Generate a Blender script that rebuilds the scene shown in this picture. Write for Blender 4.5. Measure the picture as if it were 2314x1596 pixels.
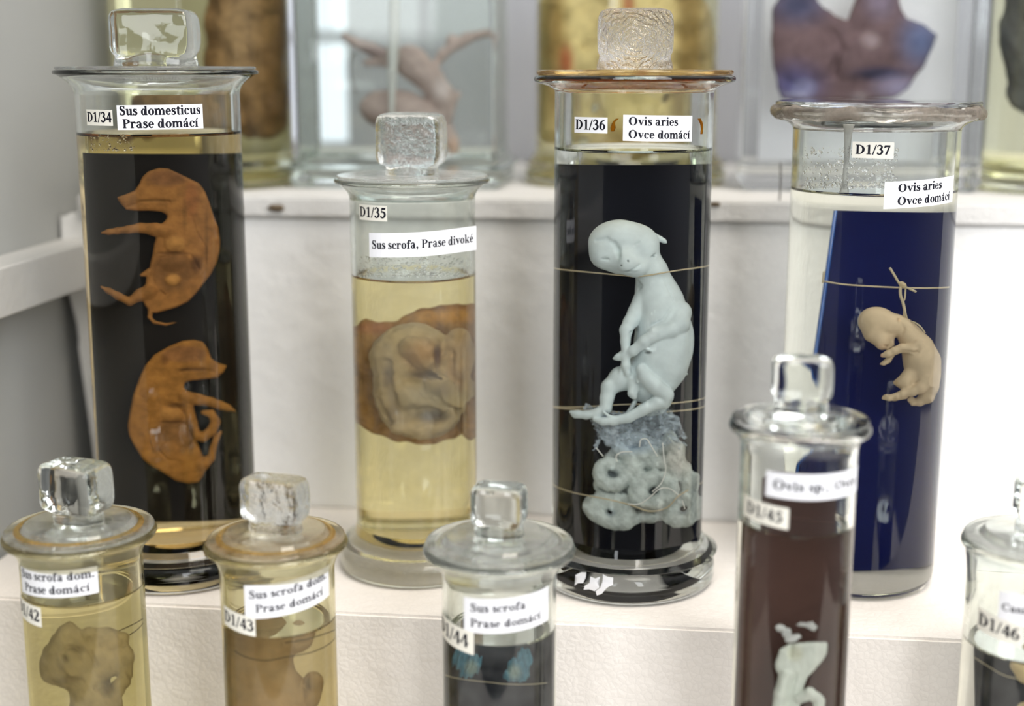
import bpy, bmesh, math, random
import numpy as np
from math import sin, cos, tan, atan, radians as R_, pi, sqrt, hypot

for o in list(bpy.data.objects):
    bpy.data.objects.remove(o, do_unlink=True)
SC = bpy.context.scene
COL = SC.collection

# ------------------------------------------------------------------ camera
W, H, FPX = 2314, 1596, 3100.0
PITCH, YAW = R_(11.6), R_(6.5)
CAM = np.array((0.0, 0.0, 0.44))
cd = bpy.data.cameras.new('camera')
cam = bpy.data.objects.new('camera', cd)
COL.objects.link(cam)
cam.location = CAM
cam.rotation_euler = (pi / 2 - PITCH, 0, YAW)
cd.sensor_width = 36.0
cd.lens = 36.0 * FPX / W
cd.clip_start = 0.01
cd.dof.use_dof = True
cd.dof.focus_distance = 0.725
cd.dof.aperture_fstop = 2.8
SC.camera = cam

# ------------------------------------------------------------------ light
wd = bpy.data.worlds.new('room_light')
SC.world = wd
wd.use_nodes = True
bg = wd.node_tree.nodes['Background']
wn_ = wd.node_tree
tc_ = wn_.nodes.new('ShaderNodeTexCoord')
sp_ = wn_.nodes.new('ShaderNodeSeparateXYZ')
rp_ = wn_.nodes.new('ShaderNodeValToRGB')
wn_.links.new(tc_.outputs['Generated'], sp_.inputs[0])
wn_.links.new(sp_.outputs['Z'], rp_.inputs['Fac'])
# a room: dim furniture and floor around, pale bright ceiling above
rp_.color_ramp.elements[0].position, rp_.color_ramp.elements[0].color = 0.0, (0.10, 0.10, 0.10, 1)
rp_.color_ramp.elements[1].position, rp_.color_ramp.elements[1].color = 0.75, (1.0, 0.99, 0.97, 1)
e_ = rp_.color_ramp.elements.new(0.25)
e_.color = (0.22, 0.225, 0.24, 1)
ab_ = wn_.nodes.new('ShaderNodeMath')
ab_.operation = 'POWER'
wn_.links.new(sp_.outputs['X'], ab_.inputs[0])
ab_.inputs[1].default_value = 4.0
mu_ = wn_.nodes.new('ShaderNodeVectorMath')
mu_.operation = 'SCALE'
mu_.inputs[0].default_value = (0.26, 0.26, 0.27)  # side glow added to the surroundings to lighten the jar edges
wn_.links.new(ab_.outputs[0], mu_.inputs['Scale'])
ad_ = wn_.nodes.new('ShaderNodeVectorMath')
wn_.links.new(rp_.outputs['Color'], ad_.inputs[0])
wn_.links.new(mu_.outputs[0], ad_.inputs[1])
wn_.links.new(ad_.outputs[0], bg.inputs['Color'])
bg.inputs['Strength'].default_value = 1.0


def area(name, loc, target, w, h, power, col):
    d = bpy.data.lights.new(name, 'AREA')
    d.shape = 'RECTANGLE'
    d.size, d.size_y, d.energy, d.color = w, h, power, col
    o = bpy.data.objects.new(name, d)
    COL.objects.link(o)
    o.location = loc
    v = np.array(target, float) - np.array(loc, float)
    from mathutils import Vector
    o.rotation_euler = Vector(v).to_track_quat('-Z', 'Y').to_euler()
    return o


area('daylight_window', (1.25, -1.4, 1.5), (0.1, 0.8, 0.25), 1.3, 1.7, 60, (0.95, 0.97, 1.0))
area('daylight_window_far', (-0.9, -2.2, 1.3), (0.0, 0.8, 0.25), 0.7, 1.6, 24, (0.93, 0.96, 1.0))
area('ceiling_lamp', (0.35, 0.35, 1.75), (0.1, 0.85, 0.2), 0.5, 0.9, 20, (1.0, 0.93, 0.84))
SC.view_settings.view_transform = 'Standard'
SC.view_settings.look = 'None'
SC.view_settings.gamma = 1.0
SC.view_settings.use_curve_mapping = False
SC.view_settings.exposure = 0.0
SC.cycles.max_bounces = 26
SC.cycles.transmission_bounces = 24
SC.cycles.transparent_max_bounces = 16
SC.cycles.glossy_bounces = 8
SC.cycles.diffuse_bounces = 4
SC.cycles.use_denoising = True
SC.cycles.sample_clamp_indirect = 6.0

# ------------------------------------------------------------------ pixel helpers
FH = np.array((-sin(YAW), cos(YAW), 0.0))
RH = np.array((cos(YAW), sin(YAW), 0.0))
FWD = FH * cos(PITCH) - np.array((0, 0, 1.0)) * sin(PITCH)
UP = FH * sin(PITCH) + np.array((0, 0, 1.0)) * cos(PITCH)


def rays(px, py):
    px = np.asarray(px, float)[..., None]
    py = np.asarray(py, float)[..., None]
    d = FWD + RH * (px - W / 2) / FPX - UP * (py - H / 2) / FPX
    return d / np.linalg.norm(d, axis=-1, keepdims=True)


def on_z(px, py, z):
    d = rays(px, py)
    return CAM + d * ((z - CAM[2]) / d[2])


def on_y(px, py, y):
    d = rays(px, py)
    return CAM + d * (y / d[1])


def on_x(px, py, x):
    d = rays(px, py)
    return CAM + d * (x / d[0])


def on_t(px, py, t):
    """the point that a pixel shows on an upright plane facing the camera, t metres ahead"""
    d = rays(px, py)
    s = (np.asarray(t) / (d @ FH))[..., None]
    return CAM + d * s


# ------------------------------------------------------------------ object helpers
ROOTLOC = {}


def smooth(me, on=True):
    me.polygons.foreach_set('use_smooth', [on] * len(me.polygons))


def thing(name, label, cat, loc, group=None):
    o = bpy.data.objects.new(name, None)
    COL.objects.link(o)
    o.empty_display_size = 0.02
    o.location = loc
    ROOTLOC[o.name] = np.array(loc, float)
    tag(o, label, cat, group)
    return o


def tag(o, label, cat, group=None):
    o['label'] = label
    o['category'] = cat
    if group:
        o['group'] = group
    return o


def mesh(name, v, f, mats, parent=None, sm=True, local=False, fmat=None, fix=True):
    """v in world metres (local=True: in the thing's own metres) -> ONE mesh object"""
    v = np.asarray(v, float)
    base = np.zeros(3)
    if parent is not None:
        if not local:
            base = rootloc(parent)
    else:
        base = np.array(((v[:, 0].min() + v[:, 0].max()) / 2, (v[:, 1].min() + v[:, 1].max()) / 2, v[:, 2].min()))
    me = bpy.data.meshes.new(name)
    me.from_pydata((v - base).tolist(), [], f)
    if fix:
        bm = bmesh.new()
        bm.from_mesh(me)
        bmesh.ops.recalc_face_normals(bm, faces=bm.faces)
        bm.to_mesh(me)
        bm.free()
    if not isinstance(mats, (list, tuple)):
        mats = [mats]
    for m in mats:
        me.materials.append(m)
    if fmat is not None:
        me.polygons.foreach_set('material_index', fmat)
    if sm:
        smooth(me)
    o = bpy.data.objects.new(name, me)
    COL.objects.link(o)
    if parent is None:
        o.location = base
        ROOTLOC[o.name] = base
    else:
        o.parent = parent
    return o


def rootloc(o):
    while o.parent is not None:
        o = o.parent
    return ROOTLOC[o.name]


def box(x0, y0, z0, x1, y1, z1):
    v = [(x, y, z) for z in (z0, z1) for y in (y0, y1) for x in (x0, x1)]
    f = [(0, 2, 3, 1), (4, 5, 7, 6), (0, 1, 5, 4), (2, 6, 7, 3), (0, 4, 6, 2), (1, 3, 7, 5)]
    return v, f


def bevelled(o, w, seg=3):
    m = o.modifiers.new('round', 'BEVEL')
    m.width, m.segments = w, seg
    return o


def tube(pts, r, n=7):
    """a round thread through world points"""
    pts = np.asarray(pts, float)
    if np.isscalar(r):
        r = [r] * len(pts)
    v, f = [], []
    for i, p in enumerate(pts):
        t = pts[min(i + 1, len(pts) - 1)] - pts[max(i - 1, 0)]
        t = t / (np.linalg.norm(t) + 1e-12)
        a = np.cross(t, (0.31, 0.2, 0.93))
        a /= np.linalg.norm(a) + 1e-12
        b = np.cross(t, a)
        for k in range(n):
            v.append(p + r[i] * (a * cos(2 * pi * k / n) + b * sin(2 * pi * k / n)))
    for i in range(len(pts) - 1):
        for k in range(n):
            k2 = (k + 1) % n
            f.append((i * n + k, i * n + k2, (i + 1) * n + k2, (i + 1) * n + k))
    f.append(tuple(range(n))[::-1])
    f.append(tuple((len(pts) - 1) * n + k for k in range(n)))
    return v, f


def merge(parts):
    v, f = [], []
    for a, b in parts:
        k = len(v)
        v += [tuple(p) for p in a]
        f += [tuple(i + k for i in q) for q in b]
    return v, f


def spline(pts, n=8):
    pts = np.asarray(pts, float)
    P = np.vstack([2 * pts[0] - pts[1], pts, 2 * pts[-1] - pts[-2]])
    out = []
    for i in range(1, len(P) - 2):
        for k in range(n):
            t = k / n
            out.append(0.5 * (2 * P[i] + (P[i + 1] - P[i - 1]) * t + (2 * P[i - 1] - 5 * P[i] + 4 * P[i + 1] - P[i + 2]) * t * t
                              + (3 * P[i] - P[i - 1] - 3 * P[i + 1] + P[i + 2]) * t ** 3))
    out.append(pts[-1])
    return np.array(out)


# ------------------------------------------------------------------ materials
def newmat(name):
    m = bpy.data.materials.new(name)
    m.use_nodes = True
    nt = m.node_tree
    nt.nodes.clear()
    out = nt.nodes.new('ShaderNodeOutputMaterial')
    return m, nt, out


def N(nt, t, **kw):
    n = nt.nodes.new('ShaderNode' + t)
    for k, v in kw.items():
        if k in n.inputs:
            n.inputs[k].default_value = v
        else:
            setattr(n, k, v)
    return n


def c4(c):
    return (c[0], c[1], c[2], 1)


def plain(name, col, rough=0.6, spec=0.3, noise=0.0, scale=200, bump=0.0, metal=0.0, bscale=None, bdist=0.001):
    m, nt, out = newmat(name)
    b = N(nt, 'BsdfPrincipled', Roughness=rough, Metallic=metal)
    b.inputs['Specular IOR Level'].default_value = spec
    b.inputs['Base Color'].default_value = c4(col)
    tc = N(nt, 'TexCoord')
    if noise:
        n = N(nt, 'TexNoise', Scale=scale, Detail=4.0)
        nt.links.new(tc.outputs['Object'], n.inputs['Vector'])
        mx = N(nt, 'MixRGB')
        mx.inputs['Color1'].default_value = c4([x * (1 - noise) for x in col])
        mx.inputs['Color2'].default_value = c4([min(1, x * (1 + noise)) for x in col])
        nt.links.new(n.outputs['Fac'], mx.inputs['Fac'])
        nt.links.new(mx.outputs['Color'], b.inputs['Base Color'])
    if bump:
        n2 = N(nt, 'TexNoise', Scale=bscale or scale * 2, Detail=5.0)
        nt.links.new(tc.outputs['Object'], n2.inputs['Vector'])
        bp = N(nt, 'Bump', Strength=bump, Distance=bdist)
        nt.links.new(n2.outputs['Fac'], bp.inputs['Height'])
        nt.links.new(bp.outputs['Normal'], b.inputs['Normal'])
    nt.links.new(b.outputs['BSDF'], out.inputs['Surface'])
    return m


def glass(name, col=(0.98, 0.99, 0.98), ior=1.47, rough=0.0, milk=0.0, milkcol=(0.8, 0.8, 0.76), bump=None, milkscale=60, milkvar=0.0):
    """real refracting glass; milk mixes in a frosted deposit that scatters"""
    m, nt, out = newmat(name)
    g = N(nt, 'BsdfGlass', Roughness=rough, IOR=ior)
    g.inputs['Color'].default_value = c4(col)
    surf = g
    tc = N(nt, 'TexCoord')
    if bump:
        kind, sc, st, dist = bump
        if kind == 'rings':
            t = N(nt, 'TexWave', Scale=sc, Distortion=9.0, Detail=3.0)
            t.inputs['Detail Scale'].default_value = 1.6
            t.wave_type = 'RINGS'
            t.rings_direction = 'Y'
        else:
            t = N(nt, 'TexNoise', Scale=sc, Detail=3.0)
        nt.links.new(tc.outputs['Object'], t.inputs['Vector'])
        bp = N(nt, 'Bump', Strength=st, Distance=dist)
        nt.links.new(t.outputs['Fac'], bp.inputs['Height'])
        nt.links.new(bp.outputs['Normal'], g.inputs['Normal'])
    if milk:
        d = N(nt, 'BsdfDiffuse')
        d.inputs['Color'].default_value = c4(milkcol)
        tr = N(nt, 'BsdfTranslucent')
        tr.inputs['Color'].default_value = c4(milkcol)
        a = N(nt, 'AddShader')
        mm = N(nt, 'MixShader', Fac=0.5)
        nt.links.new(d.outputs[0], mm.inputs[1])
        nt.links.new(tr.outputs[0], mm.inputs[2])
        mx = N(nt, 'MixShader', Fac=milk)
        if milkvar:
            n = N(nt, 'TexNoise', Scale=milkscale, Detail=6.0, Roughness=0.65)
            nt.links.new(tc.outputs['Object'], n.inputs['Vector'])
            mr = N(nt, 'MapRange')
            mr.inputs[1].default_value, mr.inputs[2].default_value = 0.38, 0.66
            mr.inputs[3].default_value, mr.inputs[4].default_value = max(0, milk - milkvar), min(1, milk + milkvar)
            nt.links.new(n.outputs['Fac'], mr.inputs[0])
            nt.links.new(mr.outputs[0], mx.inputs['Fac'])
        nt.links.new(g.outputs[0], mx.inputs[1])
        nt.links.new(mm.outputs[0], mx.inputs[2])
        surf = mx
    nt.links.new(surf.outputs[0], out.inputs['Surface'])
    return m


NG, NL = 1.47, 1.36


def liquid_mats(name, col):
    """(side against the glass, free surface)"""
    return [glass(name + '_side', col, ior=NL / NG), glass(name + '_surface', (0.97, 0.98, 0.96), ior=NL)]


def flesh(name, rough=0.5, spec=0.07, bump=0.25, bscale=900, sub=0.0, var=0.12, vscale=160):
    """wet tissue, pigment with any painted shade or haze, from the 'pigment' attribute"""
    m, nt, out = newmat(name)
    b = N(nt, 'BsdfPrincipled', Roughness=rough)
    b.inputs['Specular IOR Level'].default_value = spec
    at = N(nt, 'Attribute', attribute_name='pigment')
    tc = N(nt, 'TexCoord')
    n = N(nt, 'TexNoise', Scale=vscale, Detail=5.0)
    nt.links.new(tc.outputs['Object'], n.inputs['Vector'])
    mr = N(nt, 'MapRange')
    mr.inputs[1].default_value, mr.inputs[2].default_value = 0.3, 0.7
    mr.inputs[3].default_value, mr.inputs[4].default_value = 1 - var, 1 + var
    nt.links.new(n.outputs['Fac'], mr.inputs[0])
    vm = N(nt, 'VectorMath', operation='SCALE')
    nt.links.new(at.outputs['Color'], vm.inputs[0])
    nt.links.new(mr.outputs[0], vm.inputs['Scale'])
    nt.links.new(vm.outputs[0], b.inputs['Base Color'])
    if sub:
        b.inputs['Subsurface Weight'].default_value = sub
        b.inputs['Subsurface Radius'].default_value = (0.004, 0.003, 0.002)
        b.inputs['Subsurface Scale'].default_value = 0.5
    n2 = N(nt, 'TexNoise', Scale=bscale, Detail=3.0)
    nt.links.new(tc.outputs['Object'], n2.inputs['Vector'])
    bp = N(nt, 'Bump', Strength=bump, Distance=0.0006)
    nt.links.new(n2.outputs['Fac'], bp.inputs['Height'])
    nt.links.new(bp.outputs['Normal'], b.inputs['Normal'])
    nt.links.new(b.outputs[0], out.inputs['Surface'])
    return m


def foam_mat(name, col, cell=280, edge=0.10, bump=0.8):
    """pressed polystyrene beads"""
    m, nt, out = newmat(name)
    b = N(nt, 'BsdfPrincipled', Roughness=0.55)
    b.inputs['Specular IOR Level'].default_value = 0.35
    tc = N(nt, 'TexCoord')
    v = N(nt, 'TexVoronoi', Scale=cell, feature='DISTANCE_TO_EDGE')
    nt.links.new(tc.outputs['Object'], v.inputs['Vector'])
    rp = N(nt, 'ValToRGB')
    rp.color_ramp.elements[0].position, rp.color_ramp.elements[1].position = 0.0, edge
    rp.color_ramp.elements[0].color = c4([x * 0.955 for x in col])
    rp.color_ramp.elements[1].color = c4(col)
    nt.links.new(v.outputs['Distance'], rp.inputs['Fac'])
    n = N(nt, 'TexNoise', Scale=9.0, Detail=4.0)
    nt.links.new(tc.outputs['Object'], n.inputs['Vector'])
    mr = N(nt, 'MapRange')
    mr.inputs[1].default_value, mr.inputs[2].default_value = 0.3, 0.7
    mr.inputs[3].default_value, mr.inputs[4].default_value = 0.94, 1.03
    nt.links.new(n.outputs['Fac'], mr.inputs[0])
    vm = N(nt, 'VectorMath', operation='SCALE')
    nt.links.new(rp.outputs['Color'], vm.inputs[0])
    nt.links.new(mr.outputs[0], vm.inputs['Scale'])
    nt.links.new(vm.outputs[0], b.inputs['Base Color'])
    n2 = N(nt, 'TexNoise', Scale=70.0, Detail=6.0)
    nt.links.new(tc.outputs['Object'], n2.inputs['Vector'])
    ad = N(nt, 'Math', operation='MULTIPLY_ADD')
    ad.inputs[1].default_value = 0.25
    nt.links.new(v.outputs['Distance'], ad.inputs[0])
    nt.links.new(n2.outputs['Fac'], ad.inputs[2])
    bp = N(nt, 'Bump', Strength=bump, Distance=0.0015)
    nt.links.new(ad.outputs[0], bp.inputs['Height'])
    nt.links.new(bp.outputs['Normal'], b.inputs['Normal'])
    nt.links.new(b.outputs[0], out.inputs['Surface'])
    return m


def emit(name, col, s):
    m, nt, out = newmat(name)
    e = N(nt, 'Emission', Strength=s)
    e.inputs['Color'].default_value = c4(col)
    nt.links.new(e.outputs[0], out.inputs['Surface'])
    return m


M = {}
M['foam'] = foam_mat('white_polystyrene', (0.86, 0.855, 0.84))
M['foam_cut'] = foam_mat('rough_polystyrene_edge', (0.70, 0.69, 0.67), cell=420, edge=0.3, bump=1.0)
M['foam_warm'] = foam_mat('cream_polystyrene', (0.85, 0.80, 0.745), cell=240)
M['wall'] = plain('grey_painted_wall', (0.36, 0.365, 0.35), 0.7, 0.2, 0.06, 6, 0.15, bscale=60)
M['wallback'] = plain('blue_grey_back_wall', (0.38, 0.39, 0.43), 0.7, 0.2, 0.04, 4)
M['ledge'] = plain('white_painted_wood', (0.52, 0.51, 0.485), 0.5, 0.3, 0.05, 30, 0.6, bscale=160)
M['paper'] = plain('white_label_paper', (0.90, 0.90, 0.93), 0.7, 0.2)
M['cream_paper'] = plain('cream_label_paper', (0.86, 0.83, 0.74), 0.7, 0.2)
M['ink'] = plain('black_label_ink', (0.008, 0.008, 0.016), 0.6, 0.2)
M['glass'] = glass('clear_jar_glass', (0.985, 0.993, 0.985))
M['glass_dusty'] = glass('dusty_jar_glass', (0.97, 0.985, 0.97), rough=0.0, milk=0.06, milkcol=(0.72, 0.74, 0.72), milkscale=45, milkvar=0.05)
M['glass_amber'] = glass('yellowed_jar_glass', (0.95, 0.94, 0.84), milk=0.08, milkcol=(0.72, 0.62, 0.38), milkscale=50, milkvar=0.06)
M['glass_green'] = glass('greenish_jar_glass', (0.935, 0.955, 0.935))
M['lid_clear'] = glass('clear_lid_glass', (0.98, 0.985, 0.98), bump=('noise', 60, 0.15, 0.002))
M['lid_amber'] = glass('amber_stained_lid_glass', (0.93, 0.87, 0.74), milk=0.12, milkcol=(0.40, 0.28, 0.14), milkscale=60, milkvar=0.12)
M['lid_grey'] = glass('grey_ground_lid_glass', (0.9, 0.91, 0.9), rough=0.06, milk=0.25, milkcol=(0.5, 0.5, 0.5), milkscale=70, milkvar=0.15)
M['lid_frost'] = glass('frosted_lid_glass', (0.95, 0.96, 0.95), rough=0.08, milk=0.14, milkcol=(0.74, 0.74, 0.71), milkscale=60, milkvar=0.13)
M['lid_fogged'] = glass('fogged_lid_glass', (0.95, 0.96, 0.95), rough=0.05, milk=0.32, milkcol=(0.76, 0.77, 0.75), milkscale=60, milkvar=0.16)
M['lid_tan'] = glass('stained_lid_glass', (0.95, 0.93, 0.88), rough=0.06, milk=0.15, milkcol=(0.72, 0.62, 0.46), milkscale=60, milkvar=0.14)
M['knob'] = glass('clear_knob_glass', (0.975, 0.985, 0.975), ior=1.5, bump=('noise', 90, 0.05, 0.002))
M['knob_rings'] = glass('swirled_knob_glass', (0.985, 0.975, 0.965), ior=1.5, bump=('rings', 110, 0.8, 0.0012))
M['knob_rough'] = glass('rippled_knob_glass', (0.97, 0.975, 0.97), ior=1.5, bump=('noise', 260, 0.5, 0.002))
M['seal_amber'] = glass('amber_sealing_wax', (0.85, 0.50, 0.10), ior=1.4, rough=0.12, milk=0.35, milkcol=(0.42, 0.2, 0.02), milkscale=120, milkvar=0.3)
M['stain'] = glass('amber_stain_film', (0.97, 0.88, 0.66), ior=1.4, rough=0.1, milk=0.3, milkcol=(0.55, 0.36, 0.12), milkscale=110, milkvar=0.3)
M['seal_white'] = plain('white_sealant', (0.72, 0.71, 0.66), 0.35, 0.5, 0.08, 200, 0.3)
M['rim_dirty'] = glass('grimy_rim_sealant', (0.9, 0.88, 0.85), rough=0.1, milk=0.5, milkcol=(0.46, 0.40, 0.34), milkscale=50, milkvar=0.4)
M['fog'] = glass('condensation', (0.95, 0.96, 0.95), ior=1.2, rough=0.3, bump=('noise', 700, 1.0, 0.003))
M['dark_plate'] = plain('black_glass_plate', (0.006, 0.007, 0.012), 0.4, 0.03)
M['brown_plate'] = plain('blackish_brown_plate', (0.013, 0.0135, 0.018), 0.4, 0.03, 0.3, 20)
M['navy_plate'] = plain('navy_glass_plate', (0.008, 0.012, 0.075), 0.4, 0.03)
M['blue_edge'] = plain('blue_glass_edge', (0.01, 0.09, 0.36), 0.2, 0.5)
M['red_plate'] = plain('red_brown_plate', (0.075, 0.040, 0.033), 0.4, 0.05, 0.25, 30)
M['white_card'] = plain('white_backing_card', (0.92, 0.93, 0.95), 0.7, 0.2)
M['thread'] = plain('beige_thread', (0.55, 0.47, 0.33), 0.8, 0.1)
M['thread_dark'] = plain('dark_thread', (0.10, 0.08, 0.06), 0.8, 0.1)
M['thread_white'] = plain('white_thread', (0.8, 0.8, 0.78), 0.8, 0.1)
M['wire'] = plain('grey_wire', (0.2, 0.19, 0.18), 0.4, 0.5, metal=0.8)
M['debris'] = plain('dark_grit', (0.12, 0.09, 0.06), 0.9, 0.1, 0.3, 300)
M['flesh'] = flesh('preserved_tissue')
M['flesh_section'] = flesh('cut_tissue_section', bump=0.35, bscale=700, var=0.24, vscale=210)
M['flesh_smooth'] = flesh('smooth_preserved_skin', bump=0.12, bscale=500, var=0.07)
M['flesh_rough'] = flesh('fibrous_tissue', bump=0.8, bscale=700, var=0.22, vscale=240)
M['membrane'] = None


def membrane_mat():
    m, nt, out = newmat('filmy_membrane')
    d = N(nt, 'BsdfDiffuse')
    d.inputs['Color'].default_value = (0.52, 0.60, 0.68, 1)
    t = N(nt, 'BsdfTransparent')
    tc = N(nt, 'TexCoord')
    n = N(nt, 'TexNoise', Scale=170.0, Detail=6.0, Distortion=1.4)
    nt.links.new(tc.outputs['Object'], n.inputs['Vector'])
    mr = N(nt, 'MapRange')
    mr.inputs[1].default_value, mr.inputs[2].default_value = 0.38, 0.68
    mr.inputs[3].default_value, mr.inputs[4].default_value = 0.12, 0.8
    nt.links.new(n.outputs['Fac'], mr.inputs[0])
    mx = N(nt, 'MixShader')
    nt.links.new(mr.outputs[0], mx.inputs['Fac'])
    nt.links.new(t.outputs[0], mx.inputs[1])
    nt.links.new(d.outputs[0], mx.inputs[2])
    nt.links.new(mx.outputs[0], out.inputs['Surface'])
    return m


M['membrane'] = membrane_mat()

# ------------------------------------------------------------------ lettering (own serif bold)


def LR(x0, y0, x1, y1):
    return ([(x0, y0), (x1, y0), (x1, y1), (x0, y1)], [(0, 1, 2, 3)])


def LQ(*p):
    return (list(p), [tuple(range(len(p)))])


def LO(cx, cy, rx, ry, ix, iy, a0=0, a1=360, n=22):
    v, f = [], []
    for i in range(n + 1):
        a = R_(a0 + (a1 - a0) * i / n)
        v += [(cx + rx * cos(a), cy + ry * sin(a)), (cx + ix * cos(a), cy + iy * sin(a))]
    for i in range(n):
        f.append((2 * i, 2 * i + 2, 2 * i + 3, 2 * i + 1))
    return v, f


def LD(cx, cy, r):
    return ([(cx + r * cos(2 * pi * i / 12), cy + r * sin(2 * pi * i / 12)) for i in range(12)], [tuple(range(12))])


def LS(pts, ws, n=5):
    p = spline(pts, n)
    w = np.interp(np.linspace(0, len(ws) - 1, len(p)), range(len(ws)), ws)
    v, f = [], []
    for i in range(len(p)):
        t = p[min(i + 1, len(p) - 1)] - p[max(i - 1, 0)]
        t = t / (hypot(*t) + 1e-9)
        nrm = np.array((-t[1], t[0]))
        v += [tuple(p[i] + nrm * w[i] / 2), tuple(p[i] - nrm * w[i] / 2)]
    for i in range(len(p) - 1):
        f.append((2 * i, 2 * i + 2, 2 * i + 3, 2 * i + 1))
    return v, f


S3 = 0.035


def stem_(x, h, w=0.13, y=0.0, foot=True, flag=True):
    o = [LR(x, y, x + w, h)]
    if foot:
        o.append(LR(x - 0.055, y, x + w + 0.055, y + S3))
    if flag:
        o.append(LQ((x - 0.06, h - S3), (x + 0.02, h - S3 * 1.6), (x + 0.02, h), (x - 0.06, h)))
    return o


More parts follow.
